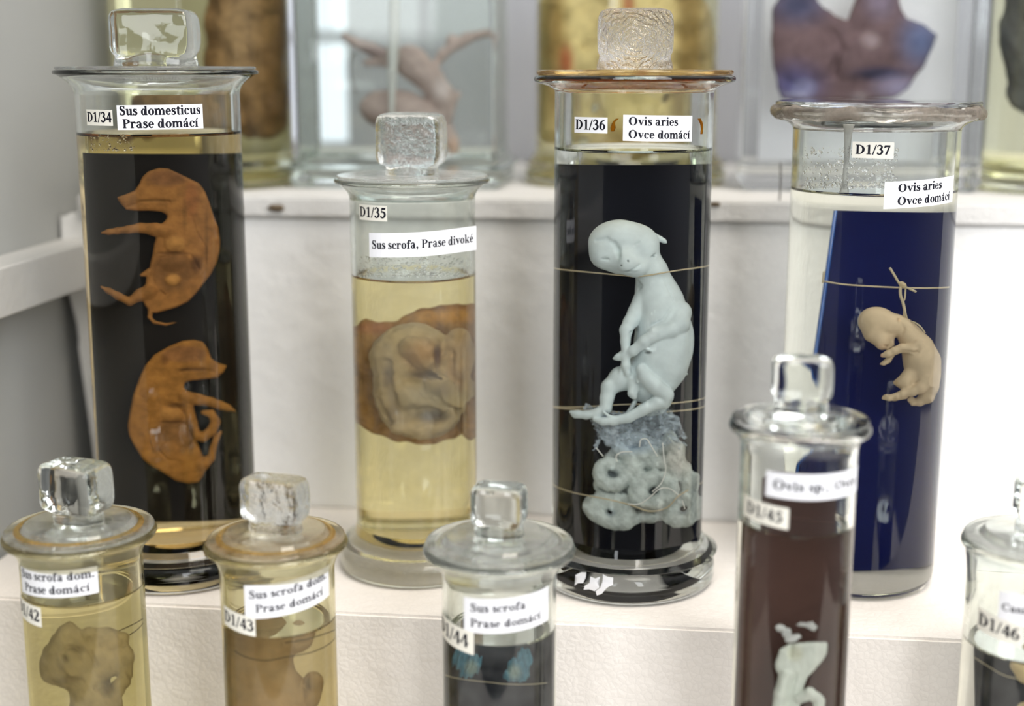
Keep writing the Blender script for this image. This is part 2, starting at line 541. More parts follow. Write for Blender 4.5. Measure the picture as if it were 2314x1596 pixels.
ACUTE = LQ((0.17, 0.52), (0.22, 0.51), (0.36, 0.66), (0.27, 0.69))
A_ = [LO(0.2, 0.135, 0.165, 0.145, 0.05, 0.1), LR(0.27, 0.0, 0.40, 0.34), LS([(0.07, 0.34), (0.12, 0.42), (0.22, 0.455), (0.31, 0.42), (0.335, 0.3)], [0.09, 0.08, 0.05, 0.08, 0.13]), LR(0.34, 0.0, 0.47, S3)]
E_ = [LO(0.235, 0.23, 0.205, 0.24, 0.075, 0.205, 5, 322), LR(0.12, 0.235, 0.43, 0.275)]
I_ = stem_(0.08, 0.46)
G = {
    'D': (0.72, stem_(0.09, 0.67, 0.14, flag=False) + [LR(0.02, 0.635, 0.25, 0.67), LO(0.24, 0.335, 0.42, 0.335, 0.26, 0.30, -90, 90)]),
    'S': (0.55, [LS([(0.44, 0.5), (0.38, 0.62), (0.25, 0.66), (0.13, 0.6), (0.13, 0.46), (0.27, 0.37), (0.42, 0.26), (0.43, 0.1), (0.3, 0.02), (0.16, 0.04), (0.08, 0.18)], [0.03, 0.04, 0.05, 0.09, 0.13, 0.16, 0.14, 0.1, 0.05, 0.04, 0.03]), LR(0.42, 0.47, 0.455, 0.68), LR(0.055, -0.01, 0.09, 0.2)]),
    'P': (0.61, stem_(0.09, 0.67, 0.14, flag=False) + [LR(0.02, 0.635, 0.25, 0.67), LO(0.24, 0.49, 0.34, 0.18, 0.18, 0.145, -90, 90)]),
    'O': (0.78, [LO(0.38, 0.335, 0.345, 0.345, 0.18, 0.31)]),
    'C': (0.72, [LO(0.38, 0.335, 0.345, 0.345, 0.19, 0.305, 38, 322), LR(0.60, 0.45, 0.635, 0.68)]),
    'a': (0.5, A_), 'á': (0.5, A_ + [ACUTE]),
    'e': (0.45, E_), 'é': (0.45, E_ + [ACUTE]),
    'c': (0.45, [LO(0.235, 0.23, 0.205, 0.24, 0.075, 0.205, 42, 322), LD(0.37, 0.36, 0.065)]),
    'o': (0.5, [LO(0.25, 0.23, 0.225, 0.24, 0.085, 0.205)]),
    'd': (0.56, [LO(0.22, 0.23, 0.19, 0.24, 0.06, 0.2)] + [LR(0.33, 0, 0.46, 0.68), LR(0.27, 0.645, 0.36, 0.68), LR(0.44, 0, 0.53, S3)]),
    'u': (0.56, [LR(0.08, 0.12, 0.21, 0.46), LR(0.02, 0.425, 0.12, 0.46), LS([(0.145, 0.15), (0.18, 0.05), (0.26, 0.03), (0.38, 0.11)], [0.13, 0.1, 0.06, 0.05]), LR(0.36, 0, 0.49, 0.46), LR(0.30, 0.425, 0.40, 0.46), LR(0.47, 0, 0.55, S3)]),
    'n': (0.56, stem_(0.07, 0.46) + [LR(0.36, 0, 0.49, 0.33), LR(0.305, 0, 0.545, S3), LS([(0.18, 0.36), (0.27, 0.43), (0.37, 0.43), (0.425, 0.32)], [0.05, 0.07, 0.1, 0.13])]),
    'm': (0.83, stem_(0.07, 0.46) + [LR(0.35, 0, 0.48, 0.33), LR(0.30, 0, 0.53, S3), LR(0.63, 0, 0.76, 0.33), LR(0.58, 0, 0.81, S3), LS([(0.18, 0.36), (0.27, 0.43), (0.36, 0.43), (0.415, 0.32)], [0.05, 0.07, 0.1, 0.13]), LS([(0.46, 0.36), (0.55, 0.43), (0.64, 0.43), (0.695, 0.32)], [0.05, 0.07, 0.1, 0.13])]),
    'r': (0.44, stem_(0.07, 0.46) + [LS([(0.19, 0.33), (0.26, 0.42), (0.33, 0.43)], [0.05, 0.08, 0.1]), LD(0.36, 0.385, 0.065)]),
    's': (0.39, [LS([(0.32, 0.34), (0.26, 0.43), (0.17, 0.45), (0.09, 0.38), (0.16, 0.27), (0.29, 0.19), (0.31, 0.09), (0.21, 0.015), (0.11, 0.03), (0.06, 0.13)], [0.03, 0.04, 0.05, 0.1, 0.14, 0.14, 0.11, 0.05, 0.04, 0.03]), LR(0.30, 0.32, 0.33, 0.47), LR(0.045, -0.01, 0.075, 0.14)]),
    't': (0.34, [LR(0.10, 0.07, 0.23, 0.52), LQ((0.02, 0.42), (0.32, 0.42), (0.32, 0.46), (0.20, 0.6), (0.14, 0.6)), LS([(0.165, 0.1), (0.2, 0.03), (0.27, 0.02), (0.33, 0.07)], [0.13, 0.09, 0.05, 0.03])]),
    'i': (0.29, I_ + [LD(0.14, 0.625, 0.075)]), 'í': (0.29, I_ + [LQ((0.10, 0.52), (0.15, 0.51), (0.29, 0.66), (0.20, 0.69))]),
    'f': (0.36, [LR(0.09, 0, 0.22, 0.55), LR(0.03, 0, 0.29, S3), LR(0.01, 0.42, 0.33, 0.46), LS([(0.155, 0.5), (0.18, 0.62), (0.26, 0.665), (0.34, 0.64)], [0.13, 0.1, 0.06, 0.05]), LD(0.345, 0.6, 0.06)]),
    'v': (0.5, [LQ((0.03, 0.46), (0.19, 0.46), (0.32, 0.12), (0.25, -0.01)), LQ((0.25, -0.01), (0.285, 0.0), (0.46, 0.46), (0.41, 0.46)), LR(0.0, 0.425, 0.23, 0.46), LR(0.33, 0.425, 0.5, 0.46)]),
    'k': (0.56, [LR(0.08, 0, 0.21, 0.68), LR(0.02, 0, 0.27, S3), LR(0.02, 0.645, 0.12, 0.68), LQ((0.20, 0.17), (0.25, 0.17), (0.49, 0.43), (0.42, 0.44)), LQ((0.25, 0.25), (0.34, 0.31), (0.54, 0.0), (0.37, 0.0)), LR(0.32, 0.425, 0.53, 0.46), LR(0.33, 0, 0.56, S3)]),
    'p': (0.56, [LR(0.08, -0.2, 0.21, 0.46), LR(0.02, -0.2, 0.27, -0.165), LR(0.02, 0.425, 0.12, 0.46), LO(0.31, 0.23, 0.20, 0.24, 0.07, 0.2)]),
    '1': (0.5, [LR(0.19, 0, 0.32, 0.67), LR(0.09, 0, 0.42, S3), LQ((0.07, 0.56), (0.2, 0.6), (0.32, 0.67), (0.27, 0.69), (0.07, 0.6))]),
    '2': (0.5, [LS([(0.06, 0.5), (0.13, 0.63), (0.26, 0.665), (0.38, 0.57), (0.37, 0.42), (0.22, 0.22), (0.07, 0.06)], [0.04, 0.07, 0.08, 0.13, 0.14, 0.09, 0.06]), LQ((0.03, 0.0), (0.42, 0.0), (0.47, 0.17), (0.43, 0.17), (0.38, 0.115), (0.06, 0.115))]),
    '3': (0.5, [LS([(0.06, 0.54), (0.13, 0.64), (0.25, 0.665), (0.36, 0.57), (0.33, 0.43), (0.2, 0.36)], [0.04, 0.06, 0.07, 0.12, 0.11, 0.05]), LS([(0.2, 0.37), (0.35, 0.32), (0.4, 0.2), (0.32, 0.06), (0.18, 0.01), (0.06, 0.06)], [0.05, 0.1, 0.14, 0.11, 0.06, 0.06]), LD(0.09, 0.08, 0.06)]),
    '4': (0.5, [LR(0.28, 0, 0.41, 0.67), LR(0.03, 0.16, 0.47, 0.25), LQ((0.03, 0.18), (0.09, 0.2), (0.33, 0.6), (0.30, 0.67))]),
    '5': (0.5, [LQ((0.13, 0.56), (0.42, 0.56), (0.46, 0.67), (0.16, 0.67)), LQ((0.10, 0.38), (0.14, 0.36), (0.19, 0.6), (0.15, 0.63)), LS([(0.11, 0.39), (0.26, 0.4), (0.38, 0.32), (0.39, 0.17), (0.28, 0.04), (0.15, 0.01), (0.06, 0.06)], [0.06, 0.1, 0.13, 0.14, 0.1, 0.06, 0.06]), LD(0.09, 0.075, 0.06)]),
    '6': (0.5, [LO(0.25, 0.205, 0.215, 0.215, 0.08, 0.18), LS([(0.11, 0.22), (0.12, 0.4), (0.22, 0.57), (0.42, 0.67)], [0.15, 0.14, 0.09, 0.03])]),
    '7': (0.5, [LQ((0.05, 0.55), (0.45, 0.55), (0.46, 0.67), (0.08, 0.67), (0.03, 0.47), (0.06, 0.47)), LQ((0.13, 0.0), (0.25, 0.0), (0.46, 0.6), (0.38, 0.6))]),
    '/': (0.29, [LQ((0.0, -0.02), (0.06, -0.02), (0.29, 0.69), (0.23, 0.69))]),
    '.': (0.26, [LD(0.12, 0.07, 0.08)]), ',': (0.26, [LD(0.12, 0.07, 0.08), LQ((0.13, 0.0), (0.2, 0.06), (0.15, -0.1), (0.07, -0.16), (0.06, -0.14), (0.12, -0.08))]),
    ' ': (0.25, []),
}


def set_text(s):
    """(vertices in em, faces, width in em)"""
    x, v, f = 0.0, [], []
    for ch in s:
        adv, parts = G[ch]
        for pv, pf in parts:
            k = len(v)
            v += [(x + a, b) for a, b in pv]
            f += [tuple(i + k for i in q) for q in pf]
        x += adv
    return v, f, x


# ------------------------------------------------------------------ jars
class Jar:
    pass


def rrect(hw, hd, rc, n):
    """n points around a rounded rectangle, counter-clockwise"""
    rc = max(0.0008, min(rc, hw, hd))
    q = n // 4
    out = []
    for k, (sx, sy) in enumerate(((1, 1), (-1, 1), (-1, -1), (1, -1))):
        for i in range(q):
            a = pi / 2 * k + pi / 2 * i / (q - 1)
            out.append((sx * (hw - rc) + rc * cos(a), sy * (hd - rc) + rc * sin(a)))
    return out


def loft(prof, J=None, n=96):
    """turns a (radius, height) profile; a rectangular jar insets its plan by the same amounts"""
    v, f, prev = [], [], None
    full = [prof[0]]
    for a, b in zip(prof, prof[1:]):
        L = hypot(b[0] - a[0], b[1] - a[1])
        if L > 0.004 and a[0] > 1e-6 and b[0] > 1e-6:      # holding rings keep long walls straight
            for k in (0.0003 / L, 0.0012 / L, 1 - 0.0012 / L, 1 - 0.0003 / L):
                full.append((a[0] + (b[0] - a[0]) * k, a[1] + (b[1] - a[1]) * k))
        full.append(b)
    for r, z in full:
        if r <= 1e-6:
            k = len(v)
            v.append((0, 0, z))
            cur = [k]
        else:
            if J is not None and J.rect:
                hw, hd, rc, n_ = J.rect[0] - (J.R - r), J.rect[1] - (J.R - r), J.rect[2] - max(0, J.R - r), 48
                pts = rrect(hw, hd, rc, n_)
            else:
                pts = [(r * cos(2 * pi * i / n), r * sin(2 * pi * i / n)) for i in range(n)]
            k = len(v)
            v += [(x, y, z) for x, y in pts]
            cur = list(range(k, k + len(pts)))
        if prev is not None:
            if len(prev) == 1 and len(cur) > 1:
                for i in range(len(cur)):
                    f.append((prev[0], cur[i], cur[(i + 1) % len(cur)]))
            elif len(cur) == 1 and len(prev) > 1:
                for i in range(len(prev)):
                    f.append((prev[(i + 1) % len(prev)], prev[i], cur[0]))
            else:
                L = len(cur)
                for i in range(L):
                    f.append((prev[i], prev[(i + 1) % L], cur[(i + 1) % L], cur[i]))
        prev = cur
    return v, f


def outward(v, f, prof_ccw=True):
    return v, f


def arc(cx, cz, r, a0, a1, n=6):
    return [(cx + r * cos(R_(a0 + (a1 - a0) * i / n)), cz + r * sin(R_(a0 + (a1 - a0) * i / n))) for i in range(n + 1)]


def make_jar(label, base=None, t=None, axis_px=None, stand=0.0, body=(0, 0), rim=(0, 0), zliq=0, neck=0, foot=None, floor=None, wall=0.0028,
             mats='glass', liq=(0.97, 0.97, 0.93), lid='lid_clear', rimh=0.004, rect=None, lidded=True, seat=False, lidt=0.003, group='specimen jars in the display case', lidstep=False):
    """body / rim: (half width in pixels, pixel row); rows zliq, neck, floor as seen on the jar's axis"""
    J = Jar()
    if base is not None:
        p = on_z(base[0], base[1], stand)
    else:
        p = on_t(axis_px[0], axis_px[1], t)
    J.x, J.y, J.z0 = p[0], p[1], stand
    J.A = np.array((J.x, J.y, 0.0))
    J.t = J.A @ FH
    fd = J.A - np.array((CAM[0], CAM[1], 0))
    J.fd = fd / np.linalg.norm(fd)

    def zat(py):
        return CAM[2] - J.t * tan(PITCH + atan((py - H / 2) / FPX))

    def rad(hw, py):
        drop = J.t * tan(PITCH + atan((py - H / 2) / FPX))
        q = hw / FPX
        return q * (J.t * cos(PITCH) + drop * sin(PITCH)) / sqrt(1 + q * q)
    J.zat, J.rad = zat, rad
    J.R = rad(*body)
    J.rect = rect
    if rect:
        J.R = rect[0]
    J.Ri = J.R - wall
    J.Rr = rad(*rim)
    J.zr = zat(rim[1]) - stand            # rim top, above the stand
    J.zl = zat(zliq) - stand
    J.zb = (zat(floor) - stand) if floor else 0.006
    J.zn = (zat(neck) - stand) if neck else J.zr - 0.012
    J.root = thing('specimen_jar', label, 'jar', (J.x, J.y, stand), group)
    R, Ri, Rr, zr, zn = J.R, J.Ri, J.Rr, J.zr, J.zn
    # outer profile, bottom centre -> rim
    prof = [(0, -0.0002), (R * 0.7, -0.0002)] if seat else [(0, 0.0025), (R * 0.7, 0.0015)]
    if foot:
        Rf, tf = rad(*foot[:2]), foot[2]
        prof += [(Rf - 0.006, -0.0002 if seat else 0)] + arc(Rf - 0.005, 0.005, 0.005, -80, 0, 4) + arc(Rf - tf * 0.45, tf * 0.55, tf * 0.45, 0, 80, 7)
        prof += [(R + 0.009, tf + 0.001), (R + 0.0045, tf + 0.003), (R + 0.0012, tf + 0.007), (R, tf + 0.012)]
    else:
        prof += [(R - 0.009, -0.0002 if seat else 0)] + arc(R - 0.008, 0.008, 0.008, -85, 0, 6)
    prof += [(R, zn - 0.01)]
    hf = zr - zn
    for i in range(0, 9):
        s = i / 8
        prof.append((R + (Rr - 0.002 - R) * (1 - cos(s * pi / 2)) ** 1.15 if Rr > R else R, zn + (hf - rimh) * s))
    e = rimh / 2
    prof += arc(Rr - e, zr - e, e, -60, 80, 6)
    inner = []
    for i in range(8, -1, -1):
        s = i / 8
        inner.append((Ri + (Rr - 0.006 - Ri) * (1 - cos(s * pi / 2)) ** 1.15 if Rr > R + 0.004 else Ri, zn + 0.001 + (hf - 0.001) * s))
    prof += inner + [(Ri, zn - 0.01), (Ri, J.zl + 0.0016)]
    v, f = loft(prof, J)
    J.body = mesh('glass_body', v, f, M[mats] if isinstance(mats, str) else mats, J.root, local=True, fix=False)
    # the liquid: side and floor lie against the glass, the top is free
    zb = J.zb
    lp = [(0, zb), (Ri * 0.6, zb + 0.0005)] + [(Ri - 0.004 + 0.004 * cos(a), zb + 0.0045 + 0.004 * sin(a)) for a in np.linspace(-pi / 2, 0, 5)] + [(Ri, J.zl + 0.0016), (Ri - 0.0005, J.zl + 0.0007), (Ri - 0.0014, J.zl + 0.0002), (Ri - 0.003, J.zl), (0, J.zl)]
    v, f = loft(lp, J)
    nl = 4 * (48 if rect else 96)
    fm = [0] * (len(f) - nl) + [1] * nl
    J.liquid = mesh('liquid', v, f, liquid_mats('liquid', liq), J.root, local=True, fmat=fm, fix=False)
    sm = [True] * (len(f) - nl // 4) + [False] * (nl // 4)
    J.liquid.data.polygons.foreach_set('use_smooth', sm)
    if rect:
        for ob in (J.body,):
            md = ob.modifiers.new('edges', 'EDGE_SPLIT')
            md.split_angle = R_(50)
    J.lid = None
    if lidded:
        tl = lidt
        rl = Rr - 0.0012
        z1 = zr + 0.0002
        if lidstep:
            lp = [(0, z1)] + [(rl - 0.001, z1)] + arc(rl - 0.001, z1 + 0.001, 0.001, -60, 60, 3) + [(rl * 0.80, z1 + 0.0022), (rl * 0.755, z1 + 0.0026), (rl * 0.735, z1 + 0.0042), (rl * 0.70, z1 + 0.0046), (rl * 0.36, z1 + 0.0052), (0, z1 + 0.0058)]
        else:
            lp = [(0, z1), (rl - tl * 0.4, z1)] + arc(rl - tl * 0.45, z1 + tl * 0.47, tl * 0.42, -70, 80, 4) + [(rl * 0.5, z1 + tl), (0, z1 + tl)]
        v, f = loft(lp, J)
        J.lid = mesh('lid', v, f, M[lid], J.root, local=True)
        J.zlid = max(p[1] for p in lp)
    return J


def knob(J, w, d, h, z0, mat='knob', rot=0.0, neckw=0.7, off=(0, 0), bev=0.22, lean=0.0):
    """a rounded block of glass that narrows to a neck on the lid"""
    bm = bmesh.new()
    bmesh.ops.create_cube(bm, size=1.0)
    bmesh.ops.subdivide_edges(bm, edges=bm.edges[:], cuts=5, use_grid_fill=True)
    hh = h
    for vv in bm.verts:
        x, y, z = vv.co * 2
        # squash the cube towards a rounded block
        e = 7.0
        m = (abs(x) ** e + abs(y) ** e + abs(z) ** e) ** (1 / e)
        k = 1.0 / max(m, 1e-6)
        mxx = max(abs(x), abs(y), abs(z))
        k = k * mxx
        x, y, z = x * k, y * k, z * k
        wob = 1 + 0.014 * sin(5 * x + 3 * z) * cos(4 * y)
        vv.co = (x * w / 2 * wob, y * d / 2 * wob, z * hh / 2 + hh / 2 + (0.0045 if neckw < 1 else 0))
    # neck: the bottom verts drawn in and pulled down to the lid
    rr = Ri = None
    res = bmesh.ops.create_cone(bm, cap_ends=True, segments=32, radius1=w * 0.5 * neckw * 1.08, radius2=w * 0.5 * neckw * 0.96, depth=0.009)
    for vv in res['verts']:
        vv.co.y *= min(1, d / w * 1.05)
        vv.co.z += 0.0045 - 0.0006
    ca, sa = cos(rot), sin(rot)
    for vv in bm.verts:
        x, y, z = vv.co
        x += lean * z
        vv.co = (x * ca - y * sa, x * sa + y * ca, z - h / 2)
    me = bpy.data.meshes.new('knob')
    bm.to_mesh(me)
    bm.free()
    me.materials.append(M[mat])
    o = bpy.data.objects.new('knob', me)
    COL.objects.link(o)
    o.parent = J.lid
    o.location = (off[0], off[1], z0 + h / 2)
    rm = o.modifiers.new('one_piece', 'REMESH')
    rm.mode = 'VOXEL'
    rm.voxel_size = w / 44
    sb = o.modifiers.new('soften', 'SMOOTH')
    sb.iterations = 7
    sb.factor = 0.6
    dg = bpy.context.evaluated_depsgraph_get()
    me2 = bpy.data.meshes.new_from_object(o.evaluated_get(dg))
    me2.materials.clear()
    me2.materials.append(M[mat])
    smooth(me2)
    o.modifiers.clear()
    o.data = me2
    return o


def cyl_hit(J, px, py, Rr=None):
    """where a pixel's ray meets the front of the jar's outside: (angle about the axis, height)"""
    Rr = Rr or J.R
    d = rays(px, py)
    ox, oy = CAM[0] - J.x, CAM[1] - J.y
    a = d[0] ** 2 + d[1] ** 2
    b = ox * d[0] + oy * d[1]
    c = ox * ox + oy * oy - Rr * Rr
    disc = b * b - a * c
    s = (-b - sqrt(max(disc, 0))) / a
    q = CAM + d * s
    return math.atan2(q[1] - J.y, q[0] - J.x), q[2] - J.z0


def sticker(J, x0, x1, y0, y1, lines, name='name_label', paper='paper', size=None, skew=0.0, lineh=None, align='c', pad=0.0, dx=0.0, loose=None):
    """a paper label wrapped on the jar, between pixel columns x0..x1 and rows y0..y1 (at its middle column)"""
    xm = (x0 + x1) / 2
    a0, _ = cyl_hit(J, x0, (y0 + y1) / 2)
    a1, _ = cyl_hit(J, x1, (y0 + y1) / 2)
    am, zt = cyl_hit(J, xm, y0)
    _, zbt = cyl_hit(J, xm, y1)
    am = (a0 + a1) / 2
    rp = J.R + 0.00012
    w, h = (a1 - a0) * rp, zt - zbt
    zc = (zt + zbt) / 2

    af = None
    if loose:                            # beyond this angle from the front the paper runs straight on
        front = math.atan2(-J.fd[1], -J.fd[0])
        af = front + R_(loose)
        xe = sin(min(a1 - front, 1.4)) * J.R
        w = (af - a0) * rp + (xe - sin(R_(loose)) * J.R) / cos(R_(loose))
        am = a0 + w / 2 / rp

    def at(u, vv, r):
        a = am + u / rp
        if af is not None and a > af:
            e = (a - af) * rp
            return (r * cos(af) - e * sin(af), r * sin(af) + e * cos(af), zc + vv + skew * u)
        return (r * cos(a), r * sin(a), zc + vv + skew * u)
    n = 24
    v, f = [], []
    for rr in (rp, rp + 0.00014):
        for i in range(n + 1):
            u = -w / 2 + w * i / n
            v += [at(u, -h / 2, rr), at(u, h / 2, rr)]
    k = 2 * (n + 1)
    for i in range(n):
        f.append((2 * i, 2 * i + 2, 2 * i + 3, 2 * i + 1))
        f.append((k + 2 * i, k + 2 * i + 1, k + 2 * i + 3, k + 2 * i + 2))
        f.append((2 * i, k + 2 * i, k + 2 * i + 2, 2 * i + 2))
        f.append((2 * i + 1, 2 * i + 3, k + 2 * i + 3, k + 2 * i + 1))
    f.append((0, 1, k + 1, k))
    f.append((2 * n, k + 2 * n, k + 2 * n + 1, 2 * n + 1))
    lab = mesh(name, v, f, M[paper], J.root, sm=False, local=True)
    tv, tf = [], []
    nl = len(lines)
    for li, s in enumerate(lines):
        gv, gf, gw = set_text(s)
        em = size * h if size else 0.40 * h
        sx = em
        if gw * em > w * 0.96 and align == 'c':
            sx = w * 0.94 / gw
        lh = (lineh or 0.46) * h
        yb = ((nl - 1) / 2 - li) * lh - 0.30 * em
        xs = -gw * sx / 2 if align == 'c' else -w / 2 + pad * w
        k = len(tv)
        for ox_, oy_ in ((-0.014, 0), (0.014, 0), (0, -0.011), (0, 0.011)):
            k = len(tv)
            tv += [at(xs + (a + ox_) * sx + dx * w, yb + (b + oy_) * em, rp + 0.0002) for a, b in gv]
            tf += [tuple(i + k for i in q) for q in gf]
    # keep what lies on the paper
    mesh('lettering', tv, tf, M['ink'], lab, sm=False, local=True, fix=False)
    return lab


# ------------------------------------------------------------------ looking into a jar
def into(J, px, py, d, keep=0.95, n=NL):
    """the place inside the jar that pixels show, through the curved liquid, on an upright plane d metres in front of the axis"""
    px, py, d = np.broadcast_arrays(np.asarray(px, float), np.asarray(py, float), np.asarray(d, float))
    D = rays(px, py)
    ox, oy = CAM[0] - J.x, CAM[1] - J.y
    a = D[..., 0] ** 2 + D[..., 1] ** 2
    b = ox * D[..., 0] + oy * D[..., 1]
    c = ox * ox + oy * oy - J.R ** 2
    lim = 0.9995
    disc = b * b - a * c
    bad = disc < (1 - lim) * J.R ** 2 * a
    # rays that miss are pulled to the silhouette
    s = (-b - np.sqrt(np.maximum(disc, 1e-8))) / a
    q = CAM + D * s[..., None]
    nx, ny = (q[..., 0] - J.x), (q[..., 1] - J.y)
    ln = np.sqrt(nx ** 2 + ny ** 2)
    nx, ny = nx / ln, ny / ln
    q[..., 0], q[..., 1] = J.x + nx * J.R, J.y + ny * J.R
    nrm = np.stack([nx, ny, np.zeros_like(nx)], -1)
    ci = -(D * nrm).sum(-1)
    ci = np.maximum(ci, 0.02)
    eta = 1 / n
    k = np.sqrt(1 - eta * eta * (1 - ci * ci))
    T = eta * D + (eta * ci - k)[..., None] * nrm
    T /= np.linalg.norm(T, axis=-1, keepdims=True)
    rel = (q - np.array((J.x, J.y, 0)))
    s2 = (-d - rel @ J.fd) / (T @ J.fd)
    s2 = np.maximum(s2, 0.0)
    P = q + T * s2[..., None]
    rx, ry = P[..., 0] - J.x, P[..., 1] - J.y
    rr = np.sqrt(rx ** 2 + ry ** 2)
    lim = J.Ri * keep
    sc = np.minimum(1, lim / np.maximum(rr, 1e-9))
    P[..., 0], P[..., 1] = J.x + rx * sc, J.y + ry * sc
    return P


# ------------------------------------------------------------------ soft bodies: smooth-union fields skinned by surface nets
class Blob:
    """a body in apparent units (u right, v down, w towards the viewer)"""

    def __init__(s, u0, u1, v0, v1, w0, w1, step):
        s.lo = np.array((u0, v0, w0), float)
        s.h = float(step)
        s.n = [int((b - a) / step) + 2 for a, b in ((u0, u1), (v0, v1), (w0, w1))]
        s.X = [s.lo[i] + s.h * np.arange(s.n[i]) for i in range(3)]
        s.D = np.full(s.n, 1e3, np.float32)
        s.tints = []

    def _sub(s, lo, hi):
        sl, ax = [], []
        for i in range(3):
            a = max(0, int((lo[i] - s.lo[i]) / s.h) - 1)
            b = min(s.n[i], int((hi[i] - s.lo[i]) / s.h) + 2)
            if b <= a:
                a, b = 0, 1
            sl.append(slice(a, b))
            ax.append(s.X[i][a:b])
        return tuple(sl), ax[0][:, None, None], ax[1][None, :, None], ax[2][None, None, :]

    def _put(s, sl, d, k, cut):
        a = s.D[sl]
        if cut:
            d = -d
            hh = np.clip(0.5 - 0.5 * (d + -a) / k * -1, 0, 1) if False else None
            m = np.maximum(k - np.abs(a - d), 0) / k
            s.D[sl] = np.maximum(a, d) + m * m * k * 0.25
        else:
            m = np.maximum(k - np.abs(a - d), 0) / k
            s.D[sl] = np.minimum(a, d) - m * m * k * 0.25

    def cone(s, a, b, ra, rb, k=20, cut=False):
        a, b = np.array(a, float), np.array(b, float)
        R = max(ra, rb) + 2.2 * k + 2 * s.h
        sl, x, y, z = s._sub(np.minimum(a, b) - R, np.maximum(a, b) + R)
        ba = b - a
        L = max(ba @ ba, 1e-9)
        h = np.clip(((x - a[0]) * ba[0] + (y - a[1]) * ba[1] + (z - a[2]) * ba[2]) / L, 0, 1)
        d = np.sqrt((x - a[0] - h * ba[0]) ** 2 + (y - a[1] - h * ba[1]) ** 2 + (z - a[2] - h * ba[2]) ** 2) - (ra + (rb - ra) * h)
        s._put(sl, d.astype(np.float32), k, cut)

    def chain(s, pts, k=20, cut=False, lift=0.3):
        """pts: (u, v, w, radius)"""
        if cut:                      # a groove drawn on the surface facing the viewer
            q_ = []
            for u, v, w, r in pts:
                i = min(max(int(round((u - s.lo[0]) / s.h)), 0), s.n[0] - 1)
                j = min(max(int(round((v - s.lo[1]) / s.h)), 0), s.n[1] - 1)
                ins = np.nonzero(s.D[i, j] < 0)[0]
                rr = max(r, s.h * 0.9) * 1.15
                q_.append((u, v, (s.X[2][ins[-1]] if len(ins) else w) + lift * rr, rr))
            pts = q_
        for p, q in zip(pts, pts[1:]):
            s.cone(p[:3], q[:3], p[3], q[3], k, cut)

    def ell(s, c, r, k=20, rot=0.0, cut=False):
        R = max(r) + 2.2 * k + 2 * s.h
        c = np.array(c, float)
        sl, x, y, z = s._sub(c - R, c + R)
        x, y, z = x - c[0], y - c[1], z - c[2]
        ca, sa = cos(rot), sin(rot)
        x, y = x * ca + y * sa, -x * sa + y * ca
        k0 = np.sqrt((x / r[0]) ** 2 + (y / r[1]) ** 2 + (z / r[2]) ** 2)
        k1 = np.sqrt((x / r[0] ** 2) ** 2 + (y / r[1] ** 2) ** 2 + (z / r[2] ** 2) ** 2) + 1e-9
        d = k0 * (k0 - 1) / k1
        s._put(sl, d.astype(np.float32), k, cut)

    def torus(s, c, Ra, Rb, r, k=12, rot=0.0, tilt=0.0):
        """a ring of plan Ra x Rb facing the viewer, tilted about its long axis"""
        m = max(Ra, Rb) + r + 2.2 * k + 2 * s.h
        c = np.array(c, float)
        sl, x, y, z = s._sub(c - m, c + m)
        x, y, z = x - c[0], y - c[1], z - c[2]
        ca, sa = cos(rot), sin(rot)
        x, y = x * ca + y * sa, -x * sa + y * ca
        ct, st = cos(tilt), sin(tilt)
        y, z = y * ct + z * st, -y * st + z * ct
        rad = np.sqrt((x / Ra) ** 2 + (y / Rb) ** 2)
        q = (rad - 1) * min(Ra, Rb)
        d = np.sqrt(q * q + z * z) - r
        s._put(sl, d.astype(np.float32), k, False)

    def slab(s, poly, w, T, rd, k=12, bulge=0.0):
        P = np.array(poly, float)
        lo, hi = P.min(0), P.max(0)
        m = 2.2 * k + 2 * s.h
        sl, x, y, z = s._sub((lo[0] - m, lo[1] - m, w - T - m), (hi[0] + m, hi[1] + m, w + T + m))
        X, Y = np.broadcast_arrays(x[:, :, 0], y[:, :, 0])
        d2 = np.full(X.shape, 1e9)
        sg = np.ones(X.shape)
        for i in range(len(P)):
            a, b = P[i], P[i - 1]
            e = b - a
            wx, wy = X - a[0], Y - a[1]
            h = np.clip((wx * e[0] + wy * e[1]) / (e @ e + 1e-9), 0, 1)
            d2 = np.minimum(d2, (wx - e[0] * h) ** 2 + (wy - e[1] * h) ** 2)
            c1, c2, c3 = Y >= a[1], Y < b[1], e[0] * wy > e[1] * wx
            flip = (c1 & c2 & c3) | (~c1 & ~c2 & ~c3)
            sg = np.where(flip, -sg, sg)
        d2 = (sg * np.sqrt(d2))[:, :, None]
        TT = T + bulge * np.sqrt(np.clip(-d2, 0, None))
        qx, qy = d2 + rd, np.abs(z - w) - TT + rd
        d = np.minimum(np.maximum(qx, qy), 0) + np.sqrt(np.maximum(qx, 0) ** 2 + np.maximum(qy, 0) ** 2) - rd
        s._put(sl, d.astype(np.float32), k, False)

    def rough(s, amp, wl, seed=0):
        """lumpy surface"""
        rng = np.random.RandomState(seed)
        x, y, z = s.X[0][:, None, None], s.X[1][None, :, None], s.X[2][None, None, :]
        for o in range(3):
            for _ in range(3):
                kx, ky, kz = rng.normal(size=3) * 2 * pi / wl * (1.7 ** o) * 0.6
                s.D += (amp / 3 / (1.6 ** o) * np.sin(kx * x + ky * y + kz * z + rng.rand() * 6.28)).astype(np.float32)

    def tint(s, c, r, col, amt=1.0, soft=0.5):
        s.tints.append((c, r, col, amt, soft))

